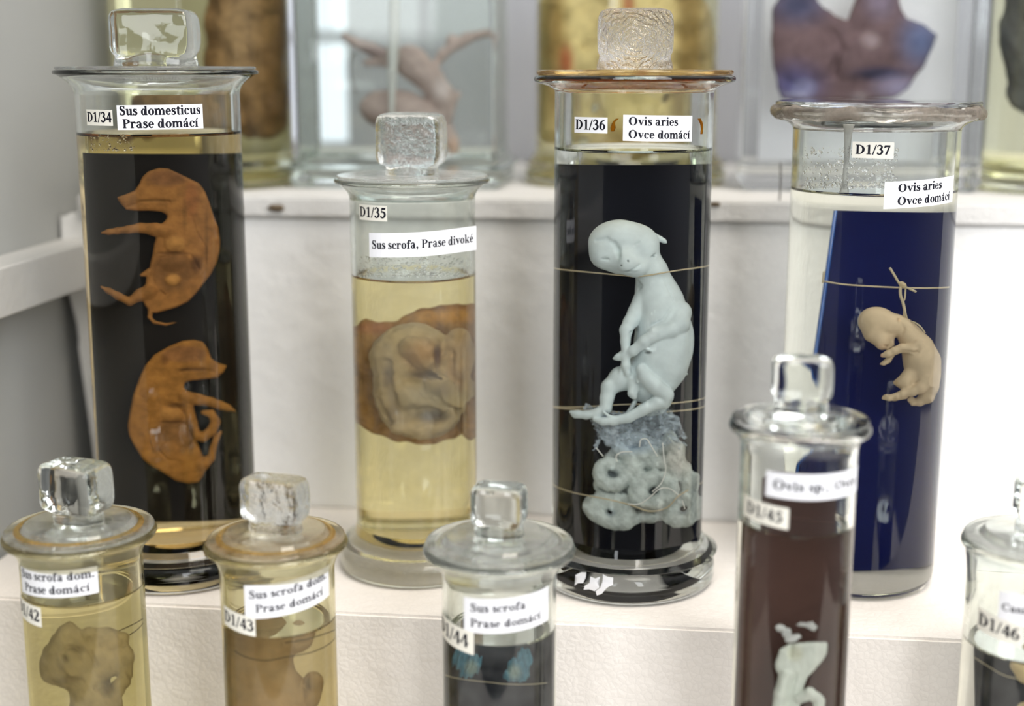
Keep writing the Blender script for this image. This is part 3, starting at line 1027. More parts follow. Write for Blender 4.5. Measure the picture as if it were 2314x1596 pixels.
    def skin(s):
        D = s.D
        S = D < 0
        C = [(0, 0, 0), (1, 0, 0), (0, 1, 0), (1, 1, 0), (0, 0, 1), (1, 0, 1), (0, 1, 1), (1, 1, 1)]
        nx, ny, nz = D.shape
        cnt = np.zeros((nx - 1, ny - 1, nz - 1), np.int8)
        for c in C:
            cnt += S[c[0]:nx - 1 + c[0], c[1]:ny - 1 + c[1], c[2]:nz - 1 + c[2]]
        act = (cnt > 0) & (cnt < 8)
        idx = np.argwhere(act)
        ids = np.full(act.shape, -1, np.int64)
        ids[act] = np.arange(len(idx))
        vals = np.stack([D[idx[:, 0] + c[0], idx[:, 1] + c[1], idx[:, 2] + c[2]] for c in C], 1)
        acc, num = np.zeros((len(idx), 3)), np.zeros(len(idx))
        for i in range(8):
            for j in range(i + 1, 8):
                dif = [abs(C[i][q] - C[j][q]) for q in range(3)]
                if sum(dif) != 1:
                    continue
                a, b = vals[:, i], vals[:, j]
                m = (a < 0) != (b < 0)
                t = np.where(m, a / np.where(a - b == 0, 1, a - b), 0)
                p = np.array(C[i], float) + t[:, None] * (np.array(C[j], float) - np.array(C[i], float))
                acc += p * m[:, None]
                num += m
        V = s.lo + s.h * (idx + acc / np.maximum(num, 1)[:, None])
        F = []
        for ax in range(3):
            u, w = (ax + 1) % 3, (ax + 2) % 3
            a = [slice(None)] * 3
            b = [slice(None)] * 3
            a[ax], b[ax] = slice(0, -1), slice(1, None)
            ch = S[tuple(a)] != S[tuple(b)]
            e = np.argwhere(ch)
            ok = (e[:, u] > 0) & (e[:, w] > 0) & (e[:, u] < D.shape[u] - 1) & (e[:, w] < D.shape[w] - 1)
            e = e[ok]
            q = []
            for du, dw in ((0, 0), (1, 0), (1, 1), (0, 1)):
                g = e.copy()
                g[:, u] -= du
                g[:, w] -= dw
                q.append(ids[g[:, 0], g[:, 1], g[:, 2]])
            q = np.stack(q, 1)
            flip = ~S[e[:, 0], e[:, 1], e[:, 2]]
            q[flip] = q[flip][:, ::-1]
            F.append(q)
        F = np.vstack(F)
        F = F[(F >= 0).all(1)]
        return V, F

    def build(s, name, mapf, col, mat, parent=None, iters=2):
        V, F = s.skin()
        nv = len(V)
        E = np.vstack([F[:, [0, 1]], F[:, [1, 2]], F[:, [2, 3]], F[:, [3, 0]]])
        for _ in range(iters):
            acc, cn = np.zeros_like(V), np.zeros(nv)
            for a, b in ((0, 1), (1, 0)):
                np.add.at(acc, E[:, a], V[E[:, b]])
                np.add.at(cn, E[:, a], 1)
            V = 0.5 * V + 0.5 * acc / np.maximum(cn, 1)[:, None]
        C = np.tile(np.array(col, float), (nv, 1))
        for c, r, tc, amt, soft in s.tints:
            r = np.broadcast_to(np.array(r, float), (3,)) if np.ndim(r) else np.array((r, r, r), float)
            q = np.sqrt((((V - np.array(c, float)) / r) ** 2).sum(1))
            m = np.clip((1 + soft - q) / (2 * soft + 1e-6), 0, 1)
            m = (m * m * (3 - 2 * m) * amt)[:, None]
            C = C * (1 - m) + np.array(tc, float) * m
        Wd = mapf(V[:, 0], V[:, 1], V[:, 2])
        o = mesh(name, Wd, F.tolist(), mat, parent)
        at = o.data.color_attributes.new('pigment', 'FLOAT_COLOR', 'POINT')
        at.data.foreach_set('color', np.hstack([C, np.ones((nv, 1))]).ravel())
        return o


def in_jar(J, ox, oy, sc, d0, keep=0.94):
    """apparent zoomed units -> the place inside jar J; w is true depth about d0"""
    mpp = (J.t / FPX) / sc

    def f(u, v, w):
        return into(J, ox + u / sc, oy + v / sc, d0 + w * mpp, keep)
    return f


def facing(t0, ox, oy, sc):
    """apparent zoomed units -> upright plane t0 ahead (flat-sided jars)"""
    mpp = (t0 / FPX) / sc

    def f(u, v, w):
        return on_t(ox + u / sc, oy + v / sc, t0 - w * mpp)
    return f


def plate(name, label, J, tl, tr, br, bl, d_top, d_bot, th, mats, cat='plate', keep=0.985, shift=0.0):
    """a flat plate standing in the jar; its corners as seen through the liquid"""
    P = [into(J, *tl, d_top, keep), into(J, *tr, d_top, keep), into(J, *br, d_bot, keep), into(J, *bl, d_bot, keep)]
    back = J.fd * th
    v = [tuple(p) for p in P] + [tuple(p + back) for p in P]
    for i in range(4, 8):                 # the rear edge stays inside the glass
        rx, ry = v[i][0] - J.x, v[i][1] - J.y
        s = min(1, J.Ri * keep / hypot(rx, ry))
        v[i] = (J.x + rx * s, J.y + ry * s, v[i][2])
    f = [(0, 1, 2, 3), (7, 6, 5, 4), (0, 4, 5, 1), (1, 5, 6, 2), (2, 6, 7, 3), (3, 7, 4, 0)]
    fm = [0, 0, 1, 1, 1, 1] if isinstance(mats, (list, tuple)) and len(mats) > 1 else None
    o = mesh(name, v, f, mats, None, sm=False, fmat=fm)
    tag(o, label, cat)
    return o


def strand(name, label, pts, r, mat, parent=None, n=8):
    v, f = tube(spline(pts, n), r)
    o = mesh(name, v, f, mat, parent)
    if parent is None:
        tag(o, label, 'thread')
    return o


exec_parts = []
# ================================================================== the setting
Z_MID, Z_BACK = 0.151, 0.361
Y_MID, Y_BACK, Y_WALL = 0.689, 0.8675, 1.22
X_L, X_R = -0.402, 0.60


def struct(name, v, f, m):
    o = mesh(name, v, f, m, None, sm=False)
    o['kind'] = 'structure'
    return o


v, f = box(X_L - 0.05, 0.30, -0.03, X_R, Y_WALL + 0.02, 0.0)
struct('floor', v, f, M['foam_warm'])
v, f = box(X_L - 0.02, 0.30, 0.0, X_L, Y_WALL, 0.95)
struct('wall_left', v, f, M['wall'])
# back wall with an added glowing pane that imitates a window reflection
wx0, wx1 = on_y(655, 100, Y_WALL)[0], on_y(806, 100, Y_WALL)[0]
wz0, wz1 = on_y(700, 318, Y_WALL)[2], 0.80
vv, ff = merge([box(X_L - 0.02, Y_WALL, 0.0, wx0, Y_WALL + 0.02, 0.95), box(wx1, Y_WALL, 0.0, X_R, Y_WALL + 0.02, 0.95),
                box(wx0, Y_WALL, 0.0, wx1, Y_WALL + 0.02, wz0), box(wx0, Y_WALL, wz1, wx1, Y_WALL + 0.02, 0.95)])
struct('wall_back', vv, ff, M['wallback'])
wn = thing('window_reflection_1', 'glowing pane standing in for a window reflection, behind the clear jar', 'window', (wx0, Y_WALL, wz0))
del wn['category']
wn['kind'] = 'structure'
v, f = box(wx0, Y_WALL + 0.012, wz0, wx1, Y_WALL + 0.016, wz1)
mesh('reflection_pane', v, f, emit('reflection_glow', (0.86, 0.91, 1.0), 1.5), wn, sm=False)
wm = (wx0 + wx1) / 2 + 0.004
zc_ = on_y(700, 84, Y_WALL)[2]
v, f = merge([box(wm - 0.003, Y_WALL + 0.004, wz0, wm + 0.003, Y_WALL + 0.012, wz1), box(wx0, Y_WALL + 0.004, zc_ - 0.006, wx1, Y_WALL + 0.012, zc_ + 0.006)])
mesh('reflection_bars', v, f, plain('reflection_bars_paint', (0.62, 0.66, 0.75), 0.5), wn, sm=False)

# ledge along the left wall
lx = -0.375
v, f = box(X_L, 0.35, 0.302, lx, 0.925, 0.331)
o = struct('trim_left', v, f, M['ledge'])
bevelled(o, 0.0015)


def foam_block(name, x0, x1, y0, y1, z0, z1, m, parent, torn=None, nx=40):
    """a slab with slightly uneven edges; torn: rough left end"""
    rng = random.Random(hash(name) % 1000 if False else len(name) * 7)
    bm = bmesh.new()
    v, f = box(x0, y0, z0, x1, y1, z1)
    vs = [bm.verts.new(p) for p in v]
    for q in f:
        bm.faces.new([vs[i] for i in q])
    bmesh.ops.bevel(bm, geom=bm.edges[:], offset=0.0016, segments=2, affect='EDGES')
    if torn:
        es = [e for e in bm.edges if all(vv.co.x < x0 + 0.003 for vv in e.verts)]
        bmesh.ops.subdivide_edges(bm, edges=es, cuts=40)
        for vv in bm.verts:
            if vv.co.x < x0 + 0.003:
                k = (vv.co.z - z0) / (z1 - z0)
                vv.co.x += torn * (1 - k) + 0.003 * sin(vv.co.z * 310) + 0.002 * sin(vv.co.z * 830 + 1) + 0.0015 * sin(vv.co.z * 1900 + vv.co.y * 400)
    bmesh.ops.recalc_face_normals(bm, faces=bm.faces)
    me = bpy.data.meshes.new(name)
    bm.to_mesh(me)
    bm.free()
    me.materials.append(m)
    o = bpy.data.objects.new(name, me)
    COL.objects.link(o)
    o.parent = parent
    o.location = (0, 0, 0)
    return o


rb = thing('foam_riser', 'tall white polystyrene riser behind the large jars, tall back jars stand on it', 'riser', (0.1, 1.0, Z_MID))
ROOTLOC[rb.name] = np.array((0, 0, 0.0))
rb.location = (0, 0, 0)
foam_block('top_board', -0.386, X_R - 0.01, Y_BACK - 0.004, Y_WALL - 0.004, Z_BACK - 0.0135, Z_BACK, M['foam_cut'], rb)
foam_block('front_panel', -0.399, X_R - 0.01, Y_BACK, Y_BACK + 0.03, Z_MID, Z_BACK - 0.0135, M['foam'], rb, torn=0.018)
rm_ = thing('foam_riser', 'low white polystyrene riser carrying the row of four large labelled jars', 'riser', (0, 0, 0))
foam_block('block', X_L + 0.004, X_R - 0.01, Y_MID, Y_WALL - 0.004, 0.0, Z_MID, M['foam_warm'], rm_)

# grit and a wire on the riser's edge
rng = random.Random(5)


def grit(label, px, py, w):
    p = on_y(px, py, Y_BACK - 0.004)
    bm = bmesh.new()
    bmesh.ops.create_icosphere(bm, subdivisions=2, radius=w / 2)
    for vv in bm.verts:
        vv.co = (vv.co.x * (1 + 0.3 * rng.random()), vv.co.y * 0.5, vv.co.z * (0.4 + 0.2 * rng.random()))
    me = bpy.data.meshes.new('grit')
    bm.to_mesh(me)
    bm.free()
    me.materials.append(M['debris'])
    o = bpy.data.objects.new('grit', me)
    COL.objects.link(o)
    o.location = p
    tag(o, label, 'grit')


grit('dark crumb stuck on the foam edge beside the amber jar with two embryos', 624, 470, 0.010)
grit('small dark crumb on the foam edge beside the black-backed lamb jar', 1616, 462, 0.006)
a, b = on_y(1764, 368, Y_BACK + 0.004), on_y(1761, 466, Y_BACK + 0.004)
strand('wire_pin', 'thin grey wire pin standing upright at the foam edge', [b, (a + b) / 2 + (0.0003, 0, 0), a], 0.0006, M['wire'])['category'] = 'pin'

# ================================================================== the large labelled jars (middle row)
J34 = make_jar('tall dark amber jar with two orange pig embryo halves', base=(411, 1277), stand=Z_MID, body=(176, 750), rim=(227, 158), zliq=303, neck=212,
               foot=(196, 1290, 0.0165), floor=1222, mats='glass', liq=(0.95, 0.85, 0.64), lid='lid_grey', rimh=0.0026, lidt=0.0018)
knob(J34, J34.rad(191, 85), 0.028, J34.zat(25) - J34.zat(143) - 0.0015, J34.zlid, 'knob', rot=R_(6), neckw=0.96)
J35 = make_jar('medium jar of pale yellow liquid with a curled brown boar embryo', base=(944, 1273), stand=Z_MID, body=(138.5, 800), rim=(176, 402), zliq=622, neck=448,
               foot=(172, 1282, 0.0155), floor=1215, seat=True, mats='glass_dusty', liq=(0.96, 0.895, 0.67), lid='lid_fogged', rimh=0.0026, lidt=0.0018)
knob(J35, J35.rad(150, 330), 0.028, J35.zat(268) - J35.zat(390), J35.zlid, 'knob_rough', rot=R_(-4), neckw=0.78)
J36 = make_jar('tall jar with a black backing and a pale blue lamb fetus', base=(1414, 1300), stand=Z_MID, body=(174, 700), rim=(228, 170), zliq=338, neck=208,
               foot=(197, 1300, 0.0185), floor=1236, mats='glass', liq=(0.975, 0.975, 0.945), lid='lid_amber')
knob(J36, J36.rad(170, 90), 0.030, J36.zat(25) - J36.zat(152) - 0.002, J36.zlid, 'knob_rings', rot=R_(3), neckw=0.97)
J37 = make_jar('wide jar with a navy blue backing and a hanging cream lamb embryo', base=(1927, 1297), stand=Z_MID, body=(181, 640), rim=(233, 240), zliq=430, neck=292,
               floor=1312, seat=True, mats='glass', liq=(0.967, 0.965, 0.925), lid='lid_clear', rimh=0.0065)

# sealing on the rims
v, f = loft([(J36.Ri - 0.001, J36.zr - 0.0045), (J36.Rr - 0.012, J36.zr - 0.0035), (J36.Rr - 0.0075, J36.zr - 0.0008), (J36.Rr - 0.009, J36.zr - 0.0003), (J36.Ri + 0.001, J36.zr - 0.003), (J36.Ri - 0.001, J36.zr - 0.0045)])
mesh('sealing_ring', v, f, M['seal_amber'], J36.root, local=True)['label'] = 'amber wax ring under the rim'
pr = [(J37.Rr + 0.0003 + 0.0034 * cos(a) - 0.0026, J37.zr - 0.003 + 0.0034 * sin(a)) for a in np.linspace(-pi * 0.55, pi * 0.75, 12)]
v, f = loft(pr + [pr[0]])
for i, p in enumerate(v):
    a = math.atan2(p[1], p[0])
    k = 1 + 0.006 * sin(7 * a) + 0.006 * sin(19 * a + 1) + 0.004 * sin(43 * a)
    v[i] = (p[0] * k, p[1] * k, p[2] + 0.0006 * sin(9 * a) + 0.0004 * sin(31 * a))
mesh('sealing_ring', v, f, M['rim_dirty'], J37.root, local=True)['label'] = 'grimy brown and white sealant around the rim'


def on_wall(J, px, py, r):
    a, z = cyl_hit(J, px, py)
    return np.array((r * cos(a), r * sin(a), z))


def drip(J, pts, widths, r, th, mat, name='sealant_drip'):
    """a run of sealant down the inside of the glass: columns px at rows py"""
    P = [(cyl_hit(J, x, y)) for x, y in pts]
    A = spline([(a, z) for a, z in P], 6)
    ws = np.interp(np.linspace(0, 1, len(A)), np.linspace(0, 1, len(widths)), widths)
    v, f = [], []
    n = 8
    for (a, z), w in zip(A, ws):
        for k in range(n):
            q = 2 * pi * k / n
            rr = r + th * sin(q)
            aa = a + w * cos(q) / J.R
            v.append((rr * cos(aa), rr * sin(aa), z))
    for i in range(len(A) - 1):
        for k in range(n):
            f.append((i * n + k, i * n + (k + 1) % n, (i + 1) * n + (k + 1) % n, (i + 1) * n + k))
    f.append(tuple(range(n))[::-1])
    f.append(tuple((len(A) - 1) * n + k for k in range(n)))
    return mesh(name, v, f, mat, J.root, local=True)


drip(J37, [(1914, 262), (1912, 300), (1908, 360), (1904, 410), (1902, 438)], [0.0036, 0.0024, 0.0016, 0.0016, 0.003], J37.Ri - 0.0012, 0.0010, M['seal_white'])['label'] = 'white sealant run inside the neck'
drip(J36, [(1396, 268), (1388, 276), (1386, 288), (1385, 297)], [0.0008, 0.0007, 0.0014, 0.0009], J36.R + 0.0006, 0.0005, M['seal_amber'], 'wax_drip')
drip(J36, [(1578, 268), (1583, 280), (1584, 292), (1583, 303)], [0.0014, 0.0012, 0.0007, 0.0009], J36.R + 0.0006, 0.0005, M['seal_amber'], 'wax_drip')


def paper_scraps(J, polys, mat, name='label_remnant'):
    """torn paper left on the outside of the glass, following its surface; outlines in pixels"""
    from mathutils.bvhtree import BVHTree
    from mathutils import Vector
    me = J.body.data
    tree = BVHTree.FromPolygons([v.co.copy() for v in me.vertices], [tuple(p.vertices) for p in me.polygons])
    o0 = Vector(CAM - np.array((J.x, J.y, J.z0)))
    for poly in polys:
        P = np.array(poly, float)
        c = P.mean(0)
        rings = [c[None]] + [c + (P - c) * k for k in (0.33, 0.66, 1.0)]
        n = len(P)
        v = []
        for rg in rings:
            for q in rg:
                loc, nrm, _, _ = tree.ray_cast(o0, Vector(rays(q[0], q[1])))
                v.append(loc + nrm * 0.00025)
        f = [(0, 1 + (i + 1) % n, 1 + i) for i in range(n)]
        for r in range(2):
            b = 1 + r * n
            f += [(b + i, b + (i + 1) % n, b + n + (i + 1) % n, b + n + i) for i in range(n)]
        mesh(name, v, f, mat, J.root, local=True, sm=False)


def droplets(J, x0, x1, y0, y1, n, rmax, seed, mat):
    """condensation beads on the inside of the glass"""
    rng = random.Random(seed)
    parts = []
    bm = bmesh.new()
    bmesh.ops.create_icosphere(bm, subdivisions=2, radius=1)
    bv = [tuple(q.co) for q in bm.verts]
    bf = [tuple(q.index for q in fc.verts) for fc in bm.faces]
    bm.free()
    for _ in range(n):
        k = rng.random() ** 1.8
        px, py = rng.uniform(x0, x1), y1 - (y1 - y0) * k
        a, z = cyl_hit(J, px, py)
        rr = rmax * (0.25 + 0.75 * rng.random() ** 2)
        er = np.array((cos(a), sin(a), 0))
        et = np.array((-sin(a), cos(a), 0))
        c = er * (J.Ri - 0.0002) + np.array((0, 0, z))
        sy = rng.uniform(0.8, 1.5)
        parts.append(([tuple(c + et * rr * q[0] * sy + er * rr * 0.45 * q[1] + np.array((0, 0, 1)) * rr * q[2]) for q in bv], bf))
    v, f = merge(parts)
    o = mesh('condensation', v, f, mat, J.root, local=True)
    o['kind'] = 'stuff'
    return o


M['drop'] = glass('water_drops', (1, 1, 1), ior=1.33)
droplets(J37, 1806, 2030, 330, 426, 420, 0.0011, 3, M['drop'])
droplets(J35, 806, 1080, 580, 626, 650, 0.0009, 4, M['drop'])
droplets(J34, 192, 300, 306, 340, 90, 0.0008, 6, M['drop'])

paper_scraps(J36, [[(1301, 1300), (1314, 1294), (1325, 1294), (1324, 1306), (1318, 1318), (1306, 1318), (1299, 1324)],
                   [(1334, 1304), (1346, 1308), (1356, 1304), (1354, 1328), (1344, 1336), (1332, 1332), (1319, 1333), (1322, 1324), (1333, 1318)],
                   [(1362, 1298), (1372, 1304), (1386, 1306), (1385, 1322), (1372, 1328), (1360, 1342), (1349, 1346), (1346, 1336), (1356, 1330), (1362, 1314)]], M['paper'])

# labels
sticker(J34, 197, 255, 248, 284, ['D1/34'], 'number_label', 'cream_paper', size=0.90)
sticker(J34, 265, 458, 237, 293, ['Sus domesticus', 'Prase domácí'], size=0.54, lineh=0.52, skew=0.01)
sticker(J35, 813, 875, 464, 499, ['D1/35'], 'number_label', 'cream_paper', size=0.95, skew=0.0)
sticker(J35, 835, 1077, 524, 579, ['Sus scrofa, Prase divoké'], size=0.52, skew=0.04, loose=32)
sticker(J36, 1299, 1373, 265, 301, ['D1/36'], 'number_label', 'paper', size=0.92)
sticker(J36, 1408, 1563, 261, 320, ['Ovis aries', 'Ovce domácí'], size=0.47, lineh=0.50, align='l', pad=0.07, skew=-0.02)
sticker(J37, 1926, 2020, 321, 358, ['D1/37'], 'number_label', 'cream_paper', size=0.84, skew=-0.01)
sticker(J37, 1998, 2152, 406, 467, ['Ovis aries', 'Ovce domácí'], size=0.45, lineh=0.48, align='l', pad=0.15, skew=0.05)

# backing plates
plate('backing_plate', 'black-brown backing plate behind the two orange pig embryo halves', J34, (192, 346), (552, 346), (578, 1166), (234, 1166), -0.006, -0.006, 0.003, M['brown_plate'])
plate('backing_plate', 'black glass backing plate behind the pale blue lamb fetus', J36, (1251, 370), (1606, 370), (1580, 1238), (1256, 1238), -0.008, -0.008, 0.003, M['dark_plate'])
pl37 = plate('backing_plate', 'navy blue glass plate with bright blue edge behind the hanging lamb embryo', J37, (1890, 476), (2162, 479), (2100, 1277), (1758, 1277), -0.004, -0.018, 0.003, M['navy_plate'])
e0, e1 = into(J37, 1888, 476, -0.0035, 0.985), into(J37, 1756, 1277, -0.0175, 0.985)
v, f = tube([e1, e0], 0.0008, 8)
mesh('ground_edge', v, f, M['blue_edge'], pl37)['label'] = 'bright blue ground edge'

# ------------------------------------------------------------------ pig embryo halves
ORANGE, OR_DK, OR_LT = (0.29, 0.155, 0.068), (0.13, 0.075, 0.035), (0.40, 0.23, 0.10)


def pig_upper():
    B = Blob(140, 1250, 110, 1530, -70, 80, 9)
    B.slab([(318, 402), (400, 375), (470, 345), (510, 290), (540, 225), (590, 180), (680, 150), (760, 155), (850, 195), (940, 240), (1030, 285), (1075, 350), (1115, 450), (1150, 560), (1190, 660), (1207, 780), (1200, 880), (1180, 960), (1130, 1060), (1060, 1150), (1000, 1230), (930, 1300), (830, 1350), (740, 1375), (660, 1400), (600, 1385), (560, 1330), (530, 1270), (560, 1180), (575, 1080), (600, 1000), (625, 900), (640, 800), (665, 720), (700, 640), (745, 590), (752, 555), (700, 528), (600, 518), (500, 520), (395, 510), (385, 490), (345, 450)], 0, 26, 22, bulge=1.0)
    B.chain([(760, 700, 5, 60), (650, 680, 12, 56), (520, 665, 16, 42), (420, 680, 18, 34), (330, 690, 18, 28), (250, 700, 15, 24), (185, 708, 12, 9)], 18)
    B.chain([(600, 1215, 5, 70), (520, 1240, 12, 52), (430, 1300, 14, 34), (330, 1250, 14, 32), (250, 1205, 12, 26), (185, 1170, 10, 10)], 18)
    B.chain([(610, 1385, 0, 26), (600, 1430, 4, 18), (640, 1475, 6, 15), (740, 1495, 6, 12), (835, 1475, 4, 6)], 8)
    B.chain([(590, 1050, 5, 36), (530, 1070, 8, 14)], 10)
    # sunk cavities and the organs in them
    B.ell((800, 1020, 52), (160, 190, 26), 14, rot=0.15, cut=True)
    B.ell((820, 800, 36), (95, 75, 26), 14)
    B.ell((790, 960, 26), (110, 80, 26), 14)
    B.ell((800, 1110, 34), (68, 52, 28), 8)
    B.ell((720, 245, 58), (140, 60, 26), 14, rot=0.1, cut=True)
    B.chain([(400, 485, 48, 7), (470, 462, 50, 8), (540, 440, 52, 9), (640, 425, 54, 8), (770, 440, 56, 6)], 6, True)
    B.chain([(960, 560, 62, 7), (1000, 700, 64, 8), (1080, 830, 64, 7), (1080, 960, 60, 6)], 6, True)
    B.chain([(690, 885, 46, 9), (900, 880, 48, 9)], 6, True)
    B.chain([(960, 910, 52, 14), (1020, 1010, 52, 12)], 6, True)
    B.chain([(760, 905, 0, 7), (690, 920, 0, 8), (640, 1000, 0, 8), (625, 1100, 0, 8), (660, 1180, 0, 8), (730, 1240, 0, 8)], 6, True)
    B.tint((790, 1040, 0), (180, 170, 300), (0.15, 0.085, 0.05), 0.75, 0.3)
    B.tint((820, 800, 20), (90, 70, 200), OR_LT, 0.8, 0.3)
    B.tint((800, 1110, 20), (66, 50, 200), OR_LT, 0.9, 0.3)
    B.tint((740, 240, 0), (170, 70, 200), (0.19, 0.10, 0.065), 0.8, 0.35)
    B.tint((960, 420, 0), (60, 160, 200), (0.27, 0.12, 0.06), 0.7, 0.5)
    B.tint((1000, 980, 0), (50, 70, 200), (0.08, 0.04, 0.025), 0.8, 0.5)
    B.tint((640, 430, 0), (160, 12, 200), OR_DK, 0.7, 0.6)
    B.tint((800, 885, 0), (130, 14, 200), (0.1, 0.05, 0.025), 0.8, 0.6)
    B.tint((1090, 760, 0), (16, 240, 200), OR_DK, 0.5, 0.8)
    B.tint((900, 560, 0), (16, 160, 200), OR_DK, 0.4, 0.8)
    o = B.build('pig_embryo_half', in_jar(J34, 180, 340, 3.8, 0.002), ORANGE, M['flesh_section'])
    tag(o, 'upper orange pig embryo half facing the wall side, legs stretched, in the amber jar', 'specimen')


def pig_lower():
    B = Blob(370, 1390, 60, 1390, -70, 80, 9)
    B.slab([(1265, 328), (1180, 300), (1130, 265), (1105, 190), (1060, 125), (980, 105), (880, 115), (760, 165), (640, 235), (560, 330), (510, 440), (460, 580), (430, 720), (412, 850), (425, 930), (470, 1020), (540, 1130), (620, 1195), (720, 1250), (830, 1320), (930, 1340), (1020, 1330), (1068, 1265), (1085, 1160), (1040, 1060), (1010, 980), (985, 850), (965, 720), (930, 580), (895, 510), (905, 470), (960, 458), (1080, 445), (1190, 432), (1205, 408), (1232, 392)], 0, 26, 22, bulge=1.0)
    B.chain([(900, 600, 5, 62), (1020, 620, 14, 48), (1130, 640, 18, 40), (1210, 670, 18, 38), (1270, 690, 16, 30), (1335, 718, 12, 9)], 16)
    B.chain([(930, 690, 10, 50), (970, 820, 24, 44), (1000, 920, 30, 40), (1060, 945, 30, 42), (1130, 890, 28, 44), (1170, 810, 24, 42), (1130, 740, 18, 36), (1060, 730, 14, 22)], 10)
    B.chain([(1050, 1180, 5, 60), (1130, 1120, 14, 34), (1145, 1040, 16, 30), (1170, 960, 16, 27), (1210, 900, 14, 16)], 10)
    B.ell((800, 960, 56), (170, 170, 28), 12, cut=True)
    B.ell((790, 740, 40), (100, 66, 24), 10, rot=0.2)
    B.ell((850, 930, 34), (120, 100, 22), 10)
    B.ell((770, 1060, 34), (90, 80, 24), 10)
    B.ell((870, 235, 62), (190, 70, 26), 12, rot=-0.1, cut=True)
    B.chain([(870, 380, 54, 8), (960, 355, 54, 8), (1060, 360, 52, 8), (1160, 385, 48, 8)], 6, True)
    B.chain([(760, 650, 56, 12), (830, 670, 56, 10), (890, 730, 54, 7)], 6, True)
    B.chain([(700, 815, 52, 8), (820, 810, 52, 9), (910, 825, 52, 8)], 6, True)
    B.chain([(940, 850, 54, 9), (975, 950, 54, 8), (930, 1060, 54, 8)], 6, True)
    B.chain([(660, 860, 0, 7), (640, 960, 0, 8), (680, 1060, 0, 8), (760, 1140, 0, 8), (860, 1150, 0, 8)], 6, True)
    B.chain([(600, 760, 0, 6), (580, 900, 0, 7), (620, 1060, 0, 6)], 6, True)
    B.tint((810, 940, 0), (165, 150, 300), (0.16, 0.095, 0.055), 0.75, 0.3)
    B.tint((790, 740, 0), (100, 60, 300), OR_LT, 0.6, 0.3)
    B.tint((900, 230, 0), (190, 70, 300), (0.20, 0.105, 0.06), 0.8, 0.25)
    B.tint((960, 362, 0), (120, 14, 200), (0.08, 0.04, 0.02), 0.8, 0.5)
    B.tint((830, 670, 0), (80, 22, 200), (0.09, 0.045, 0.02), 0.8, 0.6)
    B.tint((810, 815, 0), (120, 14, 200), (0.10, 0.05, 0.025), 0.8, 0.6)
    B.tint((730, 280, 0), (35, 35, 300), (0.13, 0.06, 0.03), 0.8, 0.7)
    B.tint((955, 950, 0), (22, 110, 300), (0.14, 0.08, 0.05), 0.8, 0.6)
    B.tint((780, 1060, 0), (90, 90, 300), (0.30, 0.16, 0.06), 0.6, 0.4)
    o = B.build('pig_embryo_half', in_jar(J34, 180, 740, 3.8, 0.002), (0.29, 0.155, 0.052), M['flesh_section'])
    tag(o, 'lower orange pig embryo half curled with its snout turned to the yellow jar', 'specimen')


pig_upper()
pig_lower()


